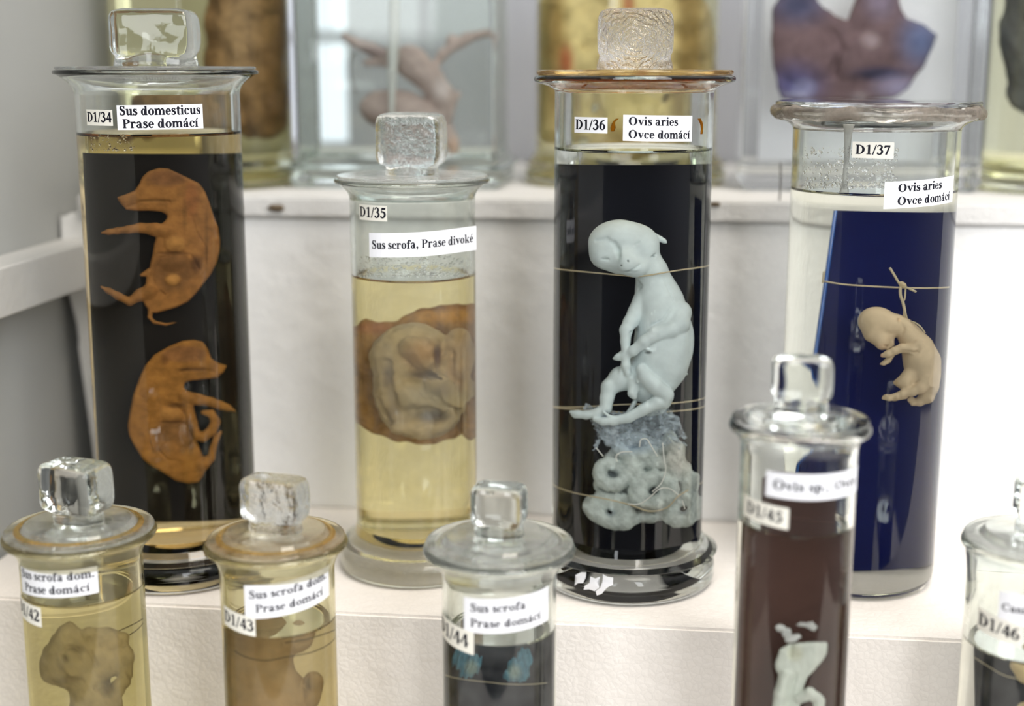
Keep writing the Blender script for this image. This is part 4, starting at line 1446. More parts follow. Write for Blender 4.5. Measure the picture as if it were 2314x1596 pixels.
# ------------------------------------------------------------------ the pale lamb
def lamb():
    B = Blob(110, 1110, 20, 1560, -210, 330, 6.5)
    # trunk
    B.chain([(745, 440, 40, 112), (768, 540, 10, 132), (795, 640, 0, 165), (812, 740, 0, 180), (832, 880, 0, 196), (822, 990, 0, 202), (795, 1100, 0, 194), (745, 1190, 0, 170), (705, 1255, 10, 120)], 50)
    B.ell((890, 900, 0), (130, 190, 140), 60, rot=-0.12)
    # head
    B.ell((495, 205, 50), (210, 152, 150), 40, rot=-0.12)
    B.ell((650, 240, 50), (150, 150, 145), 50)
    B.ell((395, 300, 90), (100, 104, 104), 50, rot=0.5)
    B.ell((470, 350, 95), (130, 84, 95), 40, rot=0.42)
    B.ell((560, 350, 150), (110, 95, 95), 50, rot=0.3)
    B.ell((570, 375, 215), (62, 58, 48), 30)
    B.ell((640, 400, 150), (88, 66, 80), 40, rot=-0.35)
    B.chain([(680, 320, 60, 110), (740, 420, 40, 110)], 40)
    # brow grooves, eyes, nostrils, mouth
    B.chain([(345, 205, 190, 5), (420, 195, 205, 7), (470, 225, 212, 9), (500, 270, 222, 10), (505, 320, 232, 8)], 24, True, 0.45)
    B.chain([(385, 335, 190, 6), (410, 332, 196, 9), (432, 340, 200, 5)], 7, True)
    B.chain([(620, 235, 192, 4), (640, 225, 190, 5), (652, 215, 186, 3)], 7, True)
    B.ell((523, 382, 258), (12, 9, 14), 5, cut=True)
    B.ell((572, 350, 262), (10, 9, 14), 5, cut=True)
    B.chain([(545, 436, 240, 6), (590, 425, 246, 8), (640, 392, 236, 7), (660, 375, 226, 4)], 7, True)
    B.chain([(740, 325, 165, 5), (757, 315, 163, 8), (772, 303, 158, 4)], 7, True)
    # ear
    B.chain([(760, 180, 0, 34), (800, 190, 0, 20), (832, 208, 4, 16), (850, 222, 6, 5)], 14)
    # neck folds
    B.chain([(640, 500, 120, 6), (668, 530, 128, 8), (645, 560, 120, 5)], 10, True)
    B.chain([(830, 470, 125, 5), (870, 560, 120, 6), (900, 640, 115, 5)], 10, True)
    # viewer-side foreleg hanging straight
    B.chain([(675, 640, 50, 72), (630, 720, 80, 58), (588, 795, 105, 52), (558, 850, 130, 46), (553, 930, 145, 35), (556, 1040, 152, 30), (558, 1110, 152, 33), (570, 1160, 150, 22), (574, 1182, 150, 8)], 16)
    B.chain([(545, 1090, 140, 22), (524, 1130, 140, 14), (520, 1152, 140, 8)], 8)
    # far foreleg folded over the chest
    B.chain([(940, 725, 70, 92), (940, 800, 130, 76), (880, 850, 185, 54), (770, 880, 210, 48), (690, 930, 205, 42), (610, 1000, 178, 36), (545, 1035, 150, 28), (500, 1045, 140, 24), (470, 1055, 134, 10)], 16)
    B.chain([(570, 1020, 165, 18), (520, 1020, 145, 16), (500, 1030, 136, 10)], 8)
    # hind legs
    B.chain([(640, 1180, 40, 110), (520, 1200, 60, 84), (440, 1260, 76, 58), (420, 1340, 84, 48), (412, 1410, 88, 40), (350, 1452, 88, 34), (270, 1462, 84, 28), (210, 1455, 80, 24), (160, 1440, 78, 12)], 24)
    B.chain([(230, 1468, 80, 20), (190, 1472, 76, 14), (165, 1462, 72, 7)], 8)
    B.chain([(665, 1130, 175, 40), (690, 1180, 190, 54), (760, 1250, 180, 60), (845, 1315, 130, 56), (830, 1370, 100, 52)], 12)
    B.chain([(835, 1340, 100, 56), (780, 1370, 135, 50), (680, 1425, 140, 42), (580, 1480, 135, 36), (470, 1505, 130, 32), (390, 1508, 124, 28), (330, 1492, 118, 16)], 14)
    B.chain([(850, 1330, 40, 52), (800, 1420, 20, 40), (720, 1450, 10, 26)], 14)
    # tail, navel and small parts
    B.chain([(620, 1370, 10, 18), (590, 1425, 30, 17), (560, 1462, 80, 15), (500, 1482, 130, 15), (440, 1475, 140, 13), (395, 1440, 140, 9)], 6)
    B.chain([(620, 1230, 120, 60), (605, 1305, 150, 34), (618, 1330, 152, 22)], 14)
    B.chain([(640, 1195, 190, 16), (642, 1225, 196, 13)], 6)
    B.chain([(660, 985, 170, 10), (705, 985, 188, 9), (740, 1005, 196, 12)], 8)
    B.chain([(700, 1015, 168, 9), (730, 1010, 172, 8)], 6, True)
    B.cone((985, 1165, 0), (998, 1165, 0), 12, 7, 6)
    B.chain([(835, 950, 172, 10), (870, 960, 172, 8)], 14)
    B.chain([(720, 830, 175, 5), (830, 770, 178, 6), (880, 690, 165, 5)], 14, True)
    B.chain([(590, 870, 112, 8), (640, 830, 135, 8)], 10, True)
    skin = (0.66, 0.745, 0.775)
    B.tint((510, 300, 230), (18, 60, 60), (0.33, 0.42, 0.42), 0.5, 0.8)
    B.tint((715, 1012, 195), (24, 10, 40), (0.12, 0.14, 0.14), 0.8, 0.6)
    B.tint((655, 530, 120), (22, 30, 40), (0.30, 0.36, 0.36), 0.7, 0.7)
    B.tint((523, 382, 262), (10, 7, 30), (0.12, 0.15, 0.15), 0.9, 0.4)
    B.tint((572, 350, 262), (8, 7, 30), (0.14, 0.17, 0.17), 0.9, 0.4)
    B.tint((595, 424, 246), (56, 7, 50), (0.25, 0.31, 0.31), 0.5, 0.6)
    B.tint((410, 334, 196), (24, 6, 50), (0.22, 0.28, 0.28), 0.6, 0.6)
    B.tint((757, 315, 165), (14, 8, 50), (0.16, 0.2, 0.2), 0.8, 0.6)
    o = B.build('lamb_fetus', in_jar(J36, 1240, 480, 3.1925, 0.010), skin, M['flesh_smooth'], iters=1)
    tag(o, 'pale blue-white lamb fetus sitting upright with bowed head before the black plate', 'animal')


lamb()


def placenta():
    B = Blob(290, 1150, 240, 1010, -170, 220, 8)
    B.torus((500, 590, 40), 86, 80, 50, 6, rot=0.4, tilt=0.5)
    B.torus((790, 705, 70), 110, 88, 60, 5, rot=-0.1, tilt=0.25)
    B.torus((490, 850, 40), 112, 66, 53, 5, rot=0.35, tilt=0.3)
    B.torus((990, 830, 30), 96, 78, 55, 5, rot=-0.3, tilt=0.4)
    B.torus((660, 400, 0), 96, 64, 48, 8, rot=0.1, tilt=0.4)
    B.torus((850, 450, 0), 90, 70, 50, 8, rot=-0.4, tilt=0.5)
    B.ell((1040, 640, 10), (76, 82, 70), 14)
    B.ell((930, 560, 0), (120, 90, 70), 18)
    B.ell((640, 560, 20), (90, 110, 70), 18)
    B.ell((410, 660, 0), (40, 46, 40), 14)
    B.ell((740, 880, 0), (130, 48, 60), 18)
    B.ell((700, 620, -50), (300, 290, 60), 20)
    B.chain([(430, 730, 20, 40), (520, 760, 30, 46), (640, 760, 20, 40)], 12)
    B.chain([(900, 330, 0, 44), (960, 420, 0, 40), (985, 480, 0, 30)], 16)
    B.rough(7, 90, 3)
    tissue = (0.52, 0.58, 0.57)
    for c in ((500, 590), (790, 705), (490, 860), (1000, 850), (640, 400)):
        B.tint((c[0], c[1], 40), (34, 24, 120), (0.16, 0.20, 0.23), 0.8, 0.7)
    B.tint((620, 370, 0), (240, 80, 200), (0.36, 0.45, 0.55), 0.7, 0.5)
    B.tint((950, 480, 0), (110, 120, 200), (0.50, 0.49, 0.45), 0.8, 0.5)
    B.tint((730, 830, 0), (90, 30, 200), (0.33, 0.31, 0.26), 0.6, 0.6)
    mp = in_jar(J36, 1220, 880, 3.068, 0.010)
    o = B.build('placenta', mp, tissue, M['flesh_rough'], iters=1)
    tag(o, 'coiled grey-white placenta heap below the lamb fetus on the black plate', 'specimen')
    # filmy membrane above it
    B = Blob(290, 1060, 60, 470, -120, 150, 9)
    B.ell((640, 290, 0), (250, 130, 50), 30)
    B.ell((850, 270, 0), (130, 130, 46), 30)
    B.chain([(330, 130, 20, 24), (420, 190, 20, 60), (560, 240, 10, 70)], 30)
    B.chain([(820, 190, 0, 50), (930, 250, 10, 30), (1000, 330, 10, 14)], 20)
    for i, (a, b) in enumerate((((900, 330), (1010, 380)), ((940, 280), (1000, 300)), ((420, 320), (380, 420)), ((960, 400), (1000, 500)), ((560, 200), (600, 280)), ((700, 180), (640, 260)))):
        B.chain([(a[0], a[1], 20, 16), (b[0], b[1], 30, 5)], 8)
    B.rough(16, 60, 8)
    m = B.build('membrane', in_jar(J36, 1220, 880, 3.068, 0.011), (0.5, 0.58, 0.64), M['membrane'], o)
    # loose white threads lying on it
    for pts in ([(390, 405), (440, 465)], [(535, 500), (530, 460), (570, 435), (640, 432)], [(690, 400), (700, 350), (740, 345), (770, 390), (815, 465)],
                [(850, 370), (860, 480), (872, 560), (840, 650), (780, 710)], [(610, 795), (690, 795), (760, 750), (830, 690), (900, 690), (960, 735)], [(985, 770), (1005, 830)]):
        P = mp(np.array([p[0] for p in pts]), np.array([p[1] for p in pts]), np.full(len(pts), 150.0))
        v, f = tube(spline(P, 6), 0.00035)
        mesh('loose_fibre', v, f, M['thread_white'], o)
    return o


placenta()


def tie(label, J, sc, ox, oy, pts, back, r, mat):
    """a thread across the front of a specimen and back round its plate; pts (u, v, w)"""
    mp = in_jar(J, ox, oy, sc, 0.010, 0.975)
    P = mp(np.array([p[0] for p in pts], float), np.array([p[1] for p in pts], float), np.array([p[2] for p in pts], float))
    q0, q1 = P[0], P[-1]
    bk = [q1 + J.fd * 0.006 - (q1 - q0) * 0.02, (q0 + q1) / 2 + J.fd * back, q0 + J.fd * 0.006 + (q1 - q0) * 0.02]
    return strand('thread', label, list(P) + bk + [q0], r, mat)


tie('beige thread tied across the neck of the pale lamb fetus', J36, 3.1925, 1240, 480, [(36, 398, -200), (250, 428, -40), (540, 455, 150), (650, 462, 160), (850, 432, 160), (980, 412, -20), (1138, 388, -200)], 0.02, 0.00042, M['thread'])
tie('beige thread passing under the feet of the pale lamb fetus', J36, 3.1925, 1240, 480, [(30, 1400, -200), (380, 1396, 10), (600, 1385, 10), (880, 1378, 20), (1110, 1345, -200)], 0.02, 0.0004, M['thread'])
tie('lower beige thread just beneath the feet of the pale lamb fetus', J36, 3.1925, 1240, 480, [(30, 1402, -200), (300, 1425, -20), (560, 1445, 0), (830, 1440, 0), (1110, 1405, -200)], 0.02, 0.0004, M['thread'])
tie('beige thread slung around the coiled placenta', J36, 3.068, 1220, 880, [(105, 670, -200), (230, 715, 0), (360, 742, 100), (480, 765, 110), (620, 800, 130), (760, 845, 140), (880, 820, 140), (960, 740, 120), (1060, 680, 0), (1110, 655, -180)], 0.02, 0.00042, M['thread'])


# ------------------------------------------------------------------ the hanging lamb embryo
def small_lamb():
    B = Blob(530, 1420, 430, 1440, -210, 240, 9)
    B.ell((770, 625, 20), (190, 148, 140), 40, rot=0.15)
    B.ell((900, 660, 10), (120, 110, 110), 40)
    B.chain([(740, 720, 40, 110), (800, 790, 60, 74), (815, 835, 70, 52)], 40)
    B.chain([(880, 760, 40, 56), (900, 830, 40, 24), (860, 880, 50, 14)], 24)
    B.chain([(960, 640, 0, 90), (1030, 680, 0, 84), (1080, 760, 0, 112), (1150, 880, 0, 150), (1190, 1000, 0, 172), (1215, 1120, 0, 150), (1240, 1230, 0, 110)], 40)
    B.chain([(1240, 1230, 0, 112), (1235, 1320, 0, 76), (1170, 1375, 0, 44), (1105, 1385, 0, 30), (1072, 1360, 4, 20), (1085, 1335, 6, 13), (1112, 1340, 6, 8)], 14)
    B.ell((975, 600, 100), (20, 24, 16), 8)
    B.chain([(830, 845, 118, 5), (870, 855, 110, 5), (905, 830, 96, 4)], 6, True)
    # forelegs
    B.chain([(1150, 850, 120, 62), (1100, 880, 135, 48), (1000, 868, 140, 42), (930, 895, 140, 38), (870, 925, 138, 36), (815, 938, 134, 22)], 16)
    B.chain([(900, 930, 60, 34), (870, 985, 60, 28), (830, 1010, 60, 24), (800, 1020, 58, 12)], 10)
    B.chain([(1150, 905, 150, 6), (1060, 905, 165, 8), (1000, 900, 170, 5)], 10, True)
    # hind legs
    B.chain([(1240, 1180, 100, 80), (1180, 1240, 125, 56), (1100, 1280, 130, 44), (1010, 1300, 126, 38), (950, 1325, 122, 32), (880, 1340, 118, 30), (822, 1345, 112, 16)], 16)
    B.chain([(1030, 1320, 60, 34), (930, 1345, 60, 26), (860, 1350, 56, 18)], 10)
    B.chain([(850, 1318, 112, 16), (822, 1325, 108, 8)], 6)
    # belly stalk
    B.chain([(1090, 1130, 60, 90), (1030, 1190, 80, 78), (975, 1195, 84, 40), (935, 1195, 86, 20)], 24)
    B.chain([(1010, 1245, 80, 26), (1010, 1265, 80, 20)], 10)
    B.chain([(1080, 1250, 120, 8), (1100, 1190, 140, 8), (1140, 1150, 150, 6)], 12, True)
    B.chain([(985, 600, 60, 14), (1020, 690, 75, 10), (1000, 740, 70, 8)], 12, True)
    cream = (0.60, 0.475, 0.33)
    B.tint((810, 850, 100), (50, 30, 60), (0.60, 0.42, 0.28), 0.6, 0.6)
    B.tint((800, 940, 130), (24, 20, 60), (0.66, 0.42, 0.30), 0.7, 0.6)
    B.tint((975, 600, 110), (16, 18, 30), (0.66, 0.45, 0.28), 0.7, 0.5)
    B.tint((950, 1195, 90), (24, 20, 50), (0.5, 0.34, 0.18), 0.7, 0.6)
    o = B.build('lamb_embryo', in_jar(J37, 1800, 580, 4.2, 0.012), cream, M['flesh_smooth'])
    tag(o, 'small cream lamb embryo hanging from a knotted thread before the navy plate', 'animal')


small_lamb()
mp37 = in_jar(J37, 1800, 580, 4.2, 0.010, 0.975)


def seg37(pts):
    return list(mp37(np.array([p[0] for p in pts], float), np.array([p[1] for p in pts], float), np.array([p[2] for p in pts], float)))


th = thing('thread', 'knotted beige thread across the navy plate, holding the small cream embryo', 'thread', tuple(seg37([(1000, 260, 60)])[0]))
for nm, pts, r in (('cross_strand', [(262, 235, -60), (460, 265, 0), (760, 285, 40), (1000, 295, 60), (1200, 300, 20), (1450, 290, -60)], 0.00045),
                   ('end_strand', [(885, 105, 90), (930, 180, 80), (985, 265, 70), (1060, 300, 80), (1135, 335, 85)], 0.0006),
                   ('hanging_strand', [(985, 285, 70), (985, 360, 75), (1010, 440, 70), (1025, 520, 60), (1020, 590, 40), (1040, 610, 20)], 0.0007),
                   ('hanging_strand', [(1035, 290, 70), (1025, 400, 75), (1010, 440, 75), (1040, 560, 60), (1055, 615, 30)], 0.0004),
                   ('loop_strand', [(1045, 610, 40), (1110, 622, 90), (1170, 660, 120), (1220, 725, 110)], 0.0004),
                   ('edge_strand', [(262, 140, -70), (255, 200, -60), (250, 250, -60)], 0.0005)):
    v, f = tube(spline(seg37(pts), 7), r)
    mesh(nm, v, f, M['thread'], th)
B = Blob(940, 1080, 220, 330, 20, 130, 5)
B.ell((1010, 265, 72), (36, 22, 20), 6, rot=0.4)
B.torus((1005, 268, 72), 26, 18, 11, 4, rot=0.6)
B.build('knot', mp37, (0.52, 0.42, 0.28), M['flesh'], th)


# ------------------------------------------------------------------ the curled boar embryo
def boar():
    mp = in_jar(J35, 740, 600, 2.1275, 0.008)
    B = Blob(130, 760, 240, 860, -190, 190, 7)
    B.ell((395, 430, 10), (195, 150, 110), 30, rot=-0.2)
    B.ell((350, 600, 0), (130, 170, 110), 40)
    B.ell((440, 720, 0), (175, 115, 100), 40, rot=0.1)
    B.ell((560, 620, 10), (110, 150, 90), 40)
    B.ell((440, 580, 30), (200, 190, 90), 40)
    B.chain([(400, 390, 100, 60), (455, 420, 120, 62), (480, 470, 125, 40), (500, 500, 120, 20)], 20)
    B.chain([(520, 560, 110, 50), (580, 610, 110, 60), (640, 650, 90, 36)], 24)
    B.chain([(380, 640, 100, 50), (450, 650, 115, 40), (520, 660, 120, 30), (560, 690, 115, 16)], 12)
    B.chain([(330, 780, 60, 30), (450, 800, 80, 34), (560, 770, 90, 30), (590, 720, 95, 18)], 16)
    B.ell((625, 450, 30), (90, 150, 70), 20, rot=0.1)
    B.ell((660, 590, 40), (60, 70, 50), 14)
    B.ell((530, 420, 130), (20, 78, 34), 14, rot=-0.1, cut=True)
    B.ell((470, 525, 128), (84, 22, 30), 14, rot=0.3, cut=True)
    B.ell((500, 722, 118), (74, 34, 34), 14, rot=0.2, cut=True)
    B.chain([(590, 690, 90, 18), (600, 730, 90, 22), (570, 765, 90, 18)], 12)
    B.chain([(300, 470, 95, 12), (285, 540, 95, 20), (305, 620, 95, 18), (330, 700, 90, 12)], 18, True)
    B.chain([(385, 560, 95, 10), (450, 575, 95, 14), (470, 620, 95, 12), (520, 665, 95, 10)], 12, True)
    B.chain([(600, 420, 100, 12), (590, 520, 110, 16), (630, 570, 100, 14), (660, 640, 90, 10)], 12, True)
    B.chain([(250, 650, 60, 10), (300, 760, 60, 12), (400, 830, 60, 8)], 14, True)
    B.chain([(340, 350, 90, 8), (400, 330, 95, 10), (480, 345, 95, 8)], 14, True)
    B.rough(5, 70, 5)
    base = (0.43, 0.355, 0.30)
    B.tint((455, 415, 110), (80, 74, 90), (0.46, 0.27, 0.19), 0.8, 0.7)
    B.tint((530, 425, 110), (18, 66, 90), (0.09, 0.06, 0.09), 0.9, 0.7)  # shade beside and below the snout, put into the tissue colour
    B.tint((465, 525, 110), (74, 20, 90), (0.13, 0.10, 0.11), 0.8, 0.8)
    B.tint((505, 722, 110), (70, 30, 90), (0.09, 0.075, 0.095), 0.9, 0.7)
    B.tint((290, 540, 80), (24, 60, 110), (0.15, 0.12, 0.13), 0.7, 0.9)  # shadow down the left side, painted as a darker tint
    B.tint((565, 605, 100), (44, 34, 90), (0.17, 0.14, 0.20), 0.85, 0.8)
    B.tint((315, 690, 60), (28, 60, 110), (0.24, 0.19, 0.19), 0.6, 0.8)  # lower end of the painted left-side shadow
    B.tint((490, 640, 80), (150, 70, 110), (0.36, 0.345, 0.37), 0.7, 0.6)
    B.tint((640, 450, 20), (90, 160, 110), (0.44, 0.30, 0.23), 0.7, 0.5)
    B.tint((640, 560, 60), (30, 50, 90), (0.2, 0.12, 0.10), 0.6, 0.8)
    B.tint((400, 340, 60), (150, 60, 110), (0.44, 0.37, 0.30), 0.7, 0.7)
    o = B.build('boar_embryo', mp, base, M['flesh'])
    tag(o, 'curled grey-pink wild boar embryo wrapped in its sac in the pale yellow jar', 'animal')
    # the brown sac wall behind
    B = Blob(20, 870, 130, 900, -240, 60, 9)
    B.ell((440, 560, -130), (400, 300, 80), 30)
    B.ell((560, 260, -80), (230, 70, 46), 30, rot=-0.1)
    B.ell((200, 400, -60), (90, 140, 50), 30)
    B.ell((690, 600, -70), (90, 240, 70), 30)
    B.ell((440, 330, -110), (400, 60, 70), 30)
    B.ell((210, 680, -80), (90, 110, 50), 30)
    B.rough(9, 150, 11)
    B.tint((560, 190, -80), (230, 40, 200), (0.26, 0.125, 0.04), 0.9, 0.6)
    B.tint((600, 250, -80), (160, 30, 200), (0.50, 0.27, 0.09), 0.9, 0.6)
    B.tint((220, 300, -60), (100, 30, 200), (0.33, 0.15, 0.10), 0.8, 0.6)
    B.tint((710, 500, -60), (60, 180, 200), (0.30, 0.16, 0.10), 0.7, 0.6)
    o2 = B.build('sac_wall', in_jar(J35, 740, 600, 2.1275, 0.004), (0.38, 0.23, 0.115), M['flesh_rough'], o)
    o2['label'] = 'brown sac wall behind the embryo'


boar()

# ================================================================== front row, on the case floor
FG = 'specimen jars in the display case'
J42 = make_jar('small olive-yellow jar nearest the left wall, tan lump inside, clear knob', t=0.655, axis_px=(180, 1198), body=(134, 1300), rim=(170, 1198), zliq=1330, neck=1262,
               mats='glass_amber', liq=(0.90, 0.87, 0.70), lid='lid_frost', rimh=0.0035, lidstep=True)
knob(J42, J42.rad(152, 1120), 0.022, 0.0255, J42.zlid - 0.0004, 'knob', rot=R_(-16), neckw=0.80, lean=-0.02)
J43 = make_jar('small brownish-yellow jar in front, second from the left wall, amber-stained lid', t=0.645, axis_px=(624, 1220), body=(128, 1350), rim=(161, 1220), zliq=1400, neck=1290,
               mats='glass_amber', liq=(0.90, 0.84, 0.68), lid='lid_tan', rimh=0.0035, lidstep=True)
knob(J43, J43.rad(150, 1160), 0.018, 0.0225, J43.zlid - 0.0004, 'knob_rough', rot=R_(-12), neckw=0.84)
J44 = make_jar('small grey frosted-lid jar in front with two blue-green scraps on black', t=0.635, axis_px=(1128, 1230), body=(129, 1350), rim=(173, 1230), zliq=1418, neck=1302,
               mats='glass_dusty', liq=(0.96, 0.96, 0.93), lid='lid_frost', rimh=0.0045, lidstep=True)
knob(J44, J44.rad(122, 1160), 0.018, 0.0205, J44.zlid - 0.0004, 'knob', rot=R_(-8), neckw=0.9, bev=0.1)
J45 = make_jar('slim tall front jar with red-brown backing and a white folded scrap', t=0.61, axis_px=(1808, 952), body=(130, 1150), rim=(159, 952), zliq=1180, neck=1012,
               mats='glass', liq=(0.96, 0.95, 0.92), lid='lid_clear', rimh=0.0045, lidstep=True)
knob(J45, J45.rad(132, 880), 0.017, 0.0205, J45.zlid - 0.0004, 'knob', rot=R_(4), neckw=0.9)
J46 = make_jar('front jar cut off by the picture edge, black backing, frosted lid', t=0.62, axis_px=(2345, 1222), body=(146, 1400), rim=(166, 1222), zliq=1452, neck=1322,
               mats='glass_dusty', liq=(0.96, 0.95, 0.92), lid='lid_frost', rimh=0.004, lidstep=True)
knob(J46, 0.023, 0.018, 0.0205, J46.zlid - 0.0004, 'knob', rot=R_(0), neckw=0.9)
for J, m in ((J43, 'stain'), (J42, 'stain')):
    rl = J.Rr - 0.0012
    z = J.zr + 0.0026
    v, f = loft([(rl * 0.86, z - 0.0002), (rl * 0.84, z + 0.0006), (rl * 0.80, z + 0.0006), (rl * 0.775, z + 0.0003), (rl * 0.80, z - 0.0004), (rl * 0.86, z - 0.0002)])
    mesh('sealing_ring', v, f, M[m], J.root, local=True)['label'] = 'amber stain ring on the lid'

sticker(J42, 51, 222, 1290, 1352, ['Sus scrofa dom.', 'Prase domácí'], size=0.45, lineh=0.47, skew=0.06)
sticker(J42, 47, 93, 1366, 1408, ['D1/42'], 'number_label', 'cream_paper', size=0.85, skew=-0.04)
sticker(J43, 553, 743, 1312, 1388, ['Sus scrofa dom.', 'Prase domácí'], size=0.36, lineh=0.42, skew=0.12)
sticker(J43, 509, 577, 1387, 1429, ['D1/43'], 'number_label', 'cream_paper', size=0.85, skew=-0.08)
sticker(J44, 1049, 1238, 1352, 1430, ['Sus scrofa', 'Prase domácí'], size=0.36, lineh=0.44, align='l', pad=0.08, skew=0.06)
sticker(J44, 1000, 1071, 1414, 1465, ['D1/44'], 'number_label', 'cream_paper', size=0.85, skew=-0.08)
sticker(J45, 1731, 1934, 1073, 1131, ['Ovis sp., Ovce'], size=0.60, skew=0.0)
sticker(J45, 1682, 1783, 1138, 1186, ['D1/45'], 'number_label', 'cream_paper', size=0.80, skew=-0.06)
sticker(J46, 2256, 2420, 1348, 1418, ['Canis'], size=0.36, align='l', pad=0.05, skew=0.04)
sticker(J46, 2208, 2312, 1396, 1446, ['D1/46'], 'number_label', 'cream_paper', size=0.80, skew=-0.10)

plate('backing_plate', 'black glass plate behind the two blue-green scraps', J44, (1004, 1404), (1250, 1404), (1244, 1900), (1010, 1900), -0.006, -0.006, 0.002, M['dark_plate'], keep=0.97)
plate('backing_plate', 'black plate in the jar cut off by the picture edge', J46, (2204, 1450), (2480, 1450), (2470, 1900), (2210, 1900), -0.006, -0.006, 0.002, M['dark_plate'], keep=0.97)
# this plate stands clear of the liquid at the top
w0, w1 = into(J45, 1676, 1300, -0.005, 0.97), into(J45, 1922, 1300, -0.005, 0.97)
zt = J45.zat(1075)
v = []
for q in (0, 0.002):
    bk = J45.fd * q
    ww = w1 - w0
    for s, z in ((0.0, zt - 0.004), (0.12, zt), (1.0, zt - 0.001), (1.0, 0.012), (0.0, 0.012)):
        p = w0 + ww * s + bk
        v.append((p[0], p[1], z))
f = [(0, 1, 2, 3, 4), (9, 8, 7, 6, 5)] + [(i, (i + 1) % 5, (i + 1) % 5 + 5, i + 5) for i in range(5)]
tag(mesh('backing_plate', v, f, M['red_plate'], None, sm=False), 'red-brown plate rising above the liquid in the slim tall front jar', 'plate')


# specimens of the front row
def front_specimens():
    # tan lump with an opened head
    B = Blob(190, 900, 1040, 1720, -170, 190, 8)
    B.chain([(440, 1100, 10, 26), (430, 1170, 10, 88), (430, 1270, 10, 132), (440, 1360, 10, 120)], 40)
    B.ell((470, 1330, 0), (200, 165, 120), 40, rot=0.35)
    B.ell((330, 1330, 0), (84, 130, 84), 30, rot=0.2)
    B.ell((620, 1300, 0), (170, 130, 105), 40)
    B.chain([(560, 1170, 30, 70), (680, 1175, 30, 66), (800, 1155, 30, 18)], 30)
    B.chain([(770, 1180, 30, 30), (790, 1290, 20, 50), (780, 1400, 20, 50)], 24)
    B.chain([(560, 1480, 0, 120), (600, 1600, 0, 160), (600, 1700, 0, 160)], 40)
    B.chain([(770, 1440, 60, 46), (730, 1490, 70, 44), (720, 1560, 60, 34)], 16)
    B.torus((450, 1290, 112), 70, 62, 20, 10, rot=0.4)
    B.chain([(395, 1255, 140, 9), (430, 1225, 146, 12), (480, 1225, 146, 13), (520, 1265, 146, 12), (525, 1320, 140, 8)], 8, True)
    B.chain([(350, 1320, 120, 12), (380, 1390, 124, 16), (440, 1430, 120, 16), (520, 1440, 112, 10)], 14, True)
    B.chain([(395, 1290, 140, 14), (415, 1315, 140, 12)], 10, True)
    B.chain([(600, 1480, 110, 14), (690, 1430, 110, 20), (760, 1400, 100, 12)], 12, True)
    B.chain([(560, 1170, 120, 8), (570, 1260, 118, 10), (600, 1340, 110, 8)], 16, True)
    B.rough(5, 90, 2)
    B.tint((410, 1300, 120), (26, 26, 60), (0.14, 0.11, 0.07), 0.7, 0.7)
    B.tint((490, 1240, 130), (50, 26, 60), (0.18, 0.14, 0.10), 0.7, 0.7)
    B.tint((420, 1430, 90), (90, 24, 90), (0.17, 0.13, 0.09), 0.7, 0.7)
    B.tint((670, 1480, 70), (50, 60, 120), (0.10, 0.075, 0.05), 0.8, 0.6)
    B.tint((690, 1230, 50), (130, 80, 120), (0.50, 0.40, 0.29), 0.6, 0.6)
    o = B.build('pig_embryo', in_jar(J42, 0, 1020, 2.77, 0.002), (0.36, 0.29, 0.20), M['flesh'])
    tag(o, 'tan embryo lump with a dark swirl in the olive-yellow jar by the left wall', 'specimen')
    for lab, pts in (('upper dark thread inside the olive-yellow jar', [(740, 1125), (820, 1090), (895, 1045)]), ('second dark thread inside the olive-yellow jar, just below the upper one', [(810, 1150), (860, 1115), (895, 1075)])):
        P = in_jar(J42, 0, 1020, 2.77, 0.004, 0.985)(np.array([p[0] for p in pts]), np.array([p[1] for p in pts]), np.zeros(len(pts)))
        strand('thread', lab, P, 0.0003, M['thread_dark'])
    # brown body filling its jar
    B = Blob(190, 960, 1000, 1800, -190, 200, 10)
    B.ell((410, 1250, 0), (260, 240, 150), 50)
    B.ell((450, 1560, 0), (320, 300, 150), 60)
    B.ell((420, 1110, 0), (240, 110, 140), 50)
    B.ell((735, 1110, 40), (84, 66, 60), 26, rot=-0.5)
    B.ell((690, 1180, 40), (110, 60, 60), 26, rot=-0.4)
    B.ell((600, 1660, 80), (190, 120, 90), 30, rot=0.3)
    B.chain([(800, 1430, 40, 70), (780, 1560, 40, 60)], 24)
    B.chain([(760, 1400, 110, 10), (755, 1460, 112, 14), (770, 1500, 105, 8)], 14, True)
    B.chain([(600, 1170, 120, 8), (700, 1175, 112, 8), (780, 1160, 100, 6)], 10, True)
    B.rough(5, 120, 6)
    B.tint((300, 1160, 0), (140, 90, 300), (0.22, 0.155, 0.105), 0.7, 0.6)
    B.tint((758, 1450, 80), (20, 60, 90), (0.14, 0.10, 0.07), 0.8, 0.7)
    B.tint((560, 1570, 100), (180, 90, 120), (0.46, 0.34, 0.25), 0.6, 0.6)
    o = B.build('pig_embryo', in_jar(J43, 440, 1060, 2.978, 0.002), (0.35, 0.255, 0.17), M['flesh'])
    tag(o, 'large brown embryo filling the brownish-yellow jar with the stained lid', 'specimen')
    mp = in_jar(J43, 440, 1060, 2.978, 0.012, 0.985)
    for lab, pts in (('dark thread slung round the brown embryo, lower of two', [(225, 1185, -100), (320, 1255, 60), (470, 1290, 110), (620, 1265, 90), (780, 1235, 40), (900, 1180, -40), (945, 1135, -120)]),
                     ('dark thread over the brown embryo, upper of two', [(610, 1170, 100), (760, 1145, 80), (870, 1110, 0), (945, 1080, -120)])):
        P = mp(*[np.array([p[i] for p in pts], float) for i in range(3)])
        strand('thread', lab, P, 0.00028, M['thread_dark'])
